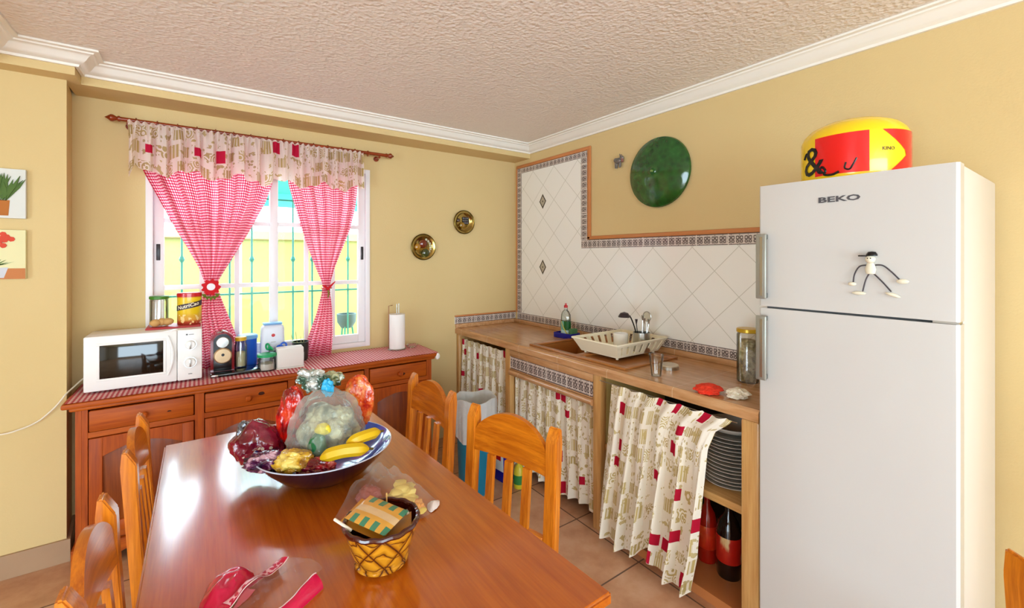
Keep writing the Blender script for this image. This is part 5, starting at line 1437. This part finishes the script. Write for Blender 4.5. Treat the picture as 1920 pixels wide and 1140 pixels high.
# pink bag at the table front
pc = (-2.352, -2.275)
pk = thing('pink_bread_bag', 'open clear bag with magenta bands at the table front edge of photo', 'plastic bag', (pc[0], pc[1], TT))
MAG = plain('magenta_film', '#cf0846', .2, coat=.4, bump=.5, bscale=40)
def pr_(r, f, z): return rel(r, f, z, pc)
def film_sheet(c0, c1, w0, w1, h, seed, nu=40, nv=24):
    """arched film from line c0 to c1, half widths, height h"""
    def f(u, v):
        p = Vector(c0).lerp(Vector(c1), u); dirv = (Vector(c1)-Vector(c0)).normalized(); side = Vector((-dirv.y, dirv.x, 0))
        w = lerp(w0, w1, u); a = v*PI
        nz = noise.noise(Vector((u*4+seed, v*4, seed)))
        q = p + side*(-cos(a))*w + Vector((0, 0, sin(a)*h*(.75+.5*nz)+.001))
        return q + side*.006*nz
    return sheet(nu, nv, f)
def m_pink():
    t_ = NT('pink_printed_film'); x, y, z = t_.xyz(t_.coord('UV'))
    return None
def sheet_band(u0, u1, v0, v1, h, seed, m, nm, extra=0.0):
    c0, c1 = Vector(pr_(-.045, -.155, 0)), Vector(pr_(.045, .088, 0))
    dirv = (c1-c0).normalized(); side = Vector((dirv.y, -dirv.x, 0))
    def f(u, v):
        uu = lerp(u0, u1, u); vv = lerp(v0, v1, v); a = vv*PI
        nz = noise.noise(Vector((uu*4+seed, vv*4, seed)))
        n2 = noise.noise(Vector((uu*11, vv*9, seed)))
        return c0.lerp(c1, uu) + side*(-cos(a))*.082 + Vector((0, 0, max(.0006, sin(a)*h*(.8+.5*nz)+.006*n2*sin(a)+extra)))
    return part(nm, sheet(36, 20, f), m, pk)
sheet_band(0, 1, .305, .76, .050, 2.0, FILM, 'clear_film')
sheet_band(0, 1.0, .0, .30, .050, 2.0, MAG, 'magenta_band')
sheet_band(.0, .92, .765, 1.0, .050, 2.0, MAG, 'magenta_band')
WB = plain('white_edge_print', '#f2d8dc', .4)
sheet_band(0, 1, .293, .307, .051, 2.0, WB, 'white_stripe', .001)
sheet_band(0, .92, .757, .771, .051, 2.0, WB, 'white_stripe', .001)
def m_lace():
    t_ = NT('lace_print'); f = t_.voro(t_.coord(), 90)
    k = t_.math('GREATER_THAN', f, .42)
    return t_.done(t_.bsdf(t_.mix(k, '#c01046', '#eeb8c8'), .3, 0, None, .3))
sheet_band(.42, .95, .10, .28, .0505, 2.0, m_lace(), 'lace_print', .0012)
part('magenta_fold', baghull(pc, [(-.152, .020), (-.156, .062), (-.135, .092), (-.100, .098), (-.066, .072), (-.060, .02), (-.075, -.05), (-.120, -.04)], .030, 4.0, (-.105, .04), pw=2.6, wr=.3), MAG, pk)
sheet_band(.40, .55, .33, .43, .0515, 2.0, plain('rose_square', '#b8505e', .4), 'rose_square_print', .001)

# ------------------------------------------------------------------ light and camera
W = bpy.data.worlds.new('sky'); S.world = W; W.use_nodes = True
bg = W.node_tree.nodes['Background']; bg.inputs[0].default_value = (.70, .87, 1.0, 1); bg.inputs[1].default_value = 13.0
def area(name, loc, rot, sx, sy, power, col=(1, 1, 1)):
    l = bpy.data.lights.new(name, 'AREA'); l.shape = 'RECTANGLE'; l.size = sx; l.size_y = sy; l.energy = power; l.color = col
    o = bpy.data.objects.new(name, l); COL.objects.link(o); o.location = loc; o.rotation_euler = rot
    return o
for nm, loc, rot, sx, sy in (('daylight_left_opening', (XL-.11, -4.2, 1.1), (0, -PI/2, 0), 2.15, 1.55),
                             ('daylight_front_opening', (-2.9, YF-.11, 1.3), (PI/2, 0, 0), 4.15, 1.95),
                             ('daylight_window', ((WX0+WX1)/2, T+.005, (WZ0+WZ1)/2), (-PI/2, 0, 0), WX1-WX0-.02, WZ1-WZ0-.02)):
    area(nm, loc, rot, sx, sy, 1).data.cycles.is_portal = True     # marks where the sky enters; gives no light itself
sun = bpy.data.lights.new('sun', 'SUN'); sun.energy = 3.0; sun.angle = .02; sun.color = (1, .96, .88)
so = bpy.data.objects.new('sun', sun); COL.objects.link(so); so.rotation_euler = (math.radians(35), 0, math.radians(20))
S.cycles.transparent_max_bounces = 32
S.cycles.max_bounces = 10; S.cycles.diffuse_bounces = 6

f_px = 821.6
cam = bpy.data.cameras.new('camera'); co = bpy.data.objects.new('camera', cam); COL.objects.link(co)
cam.sensor_width = 36; cam.lens = f_px/1920*36; cam.shift_y = -(570-482)/1920; cam.clip_start = .05
co.location = (-2.475, -3.405, 1.55); co.rotation_euler = (PI/2, 0, -math.radians(35.62))
S.camera = co
S.view_settings.view_transform = 'Standard'; S.view_settings.look = 'None'; S.view_settings.gamma = 1
S.view_settings.use_curve_mapping = False; S.view_settings.exposure = 0.06
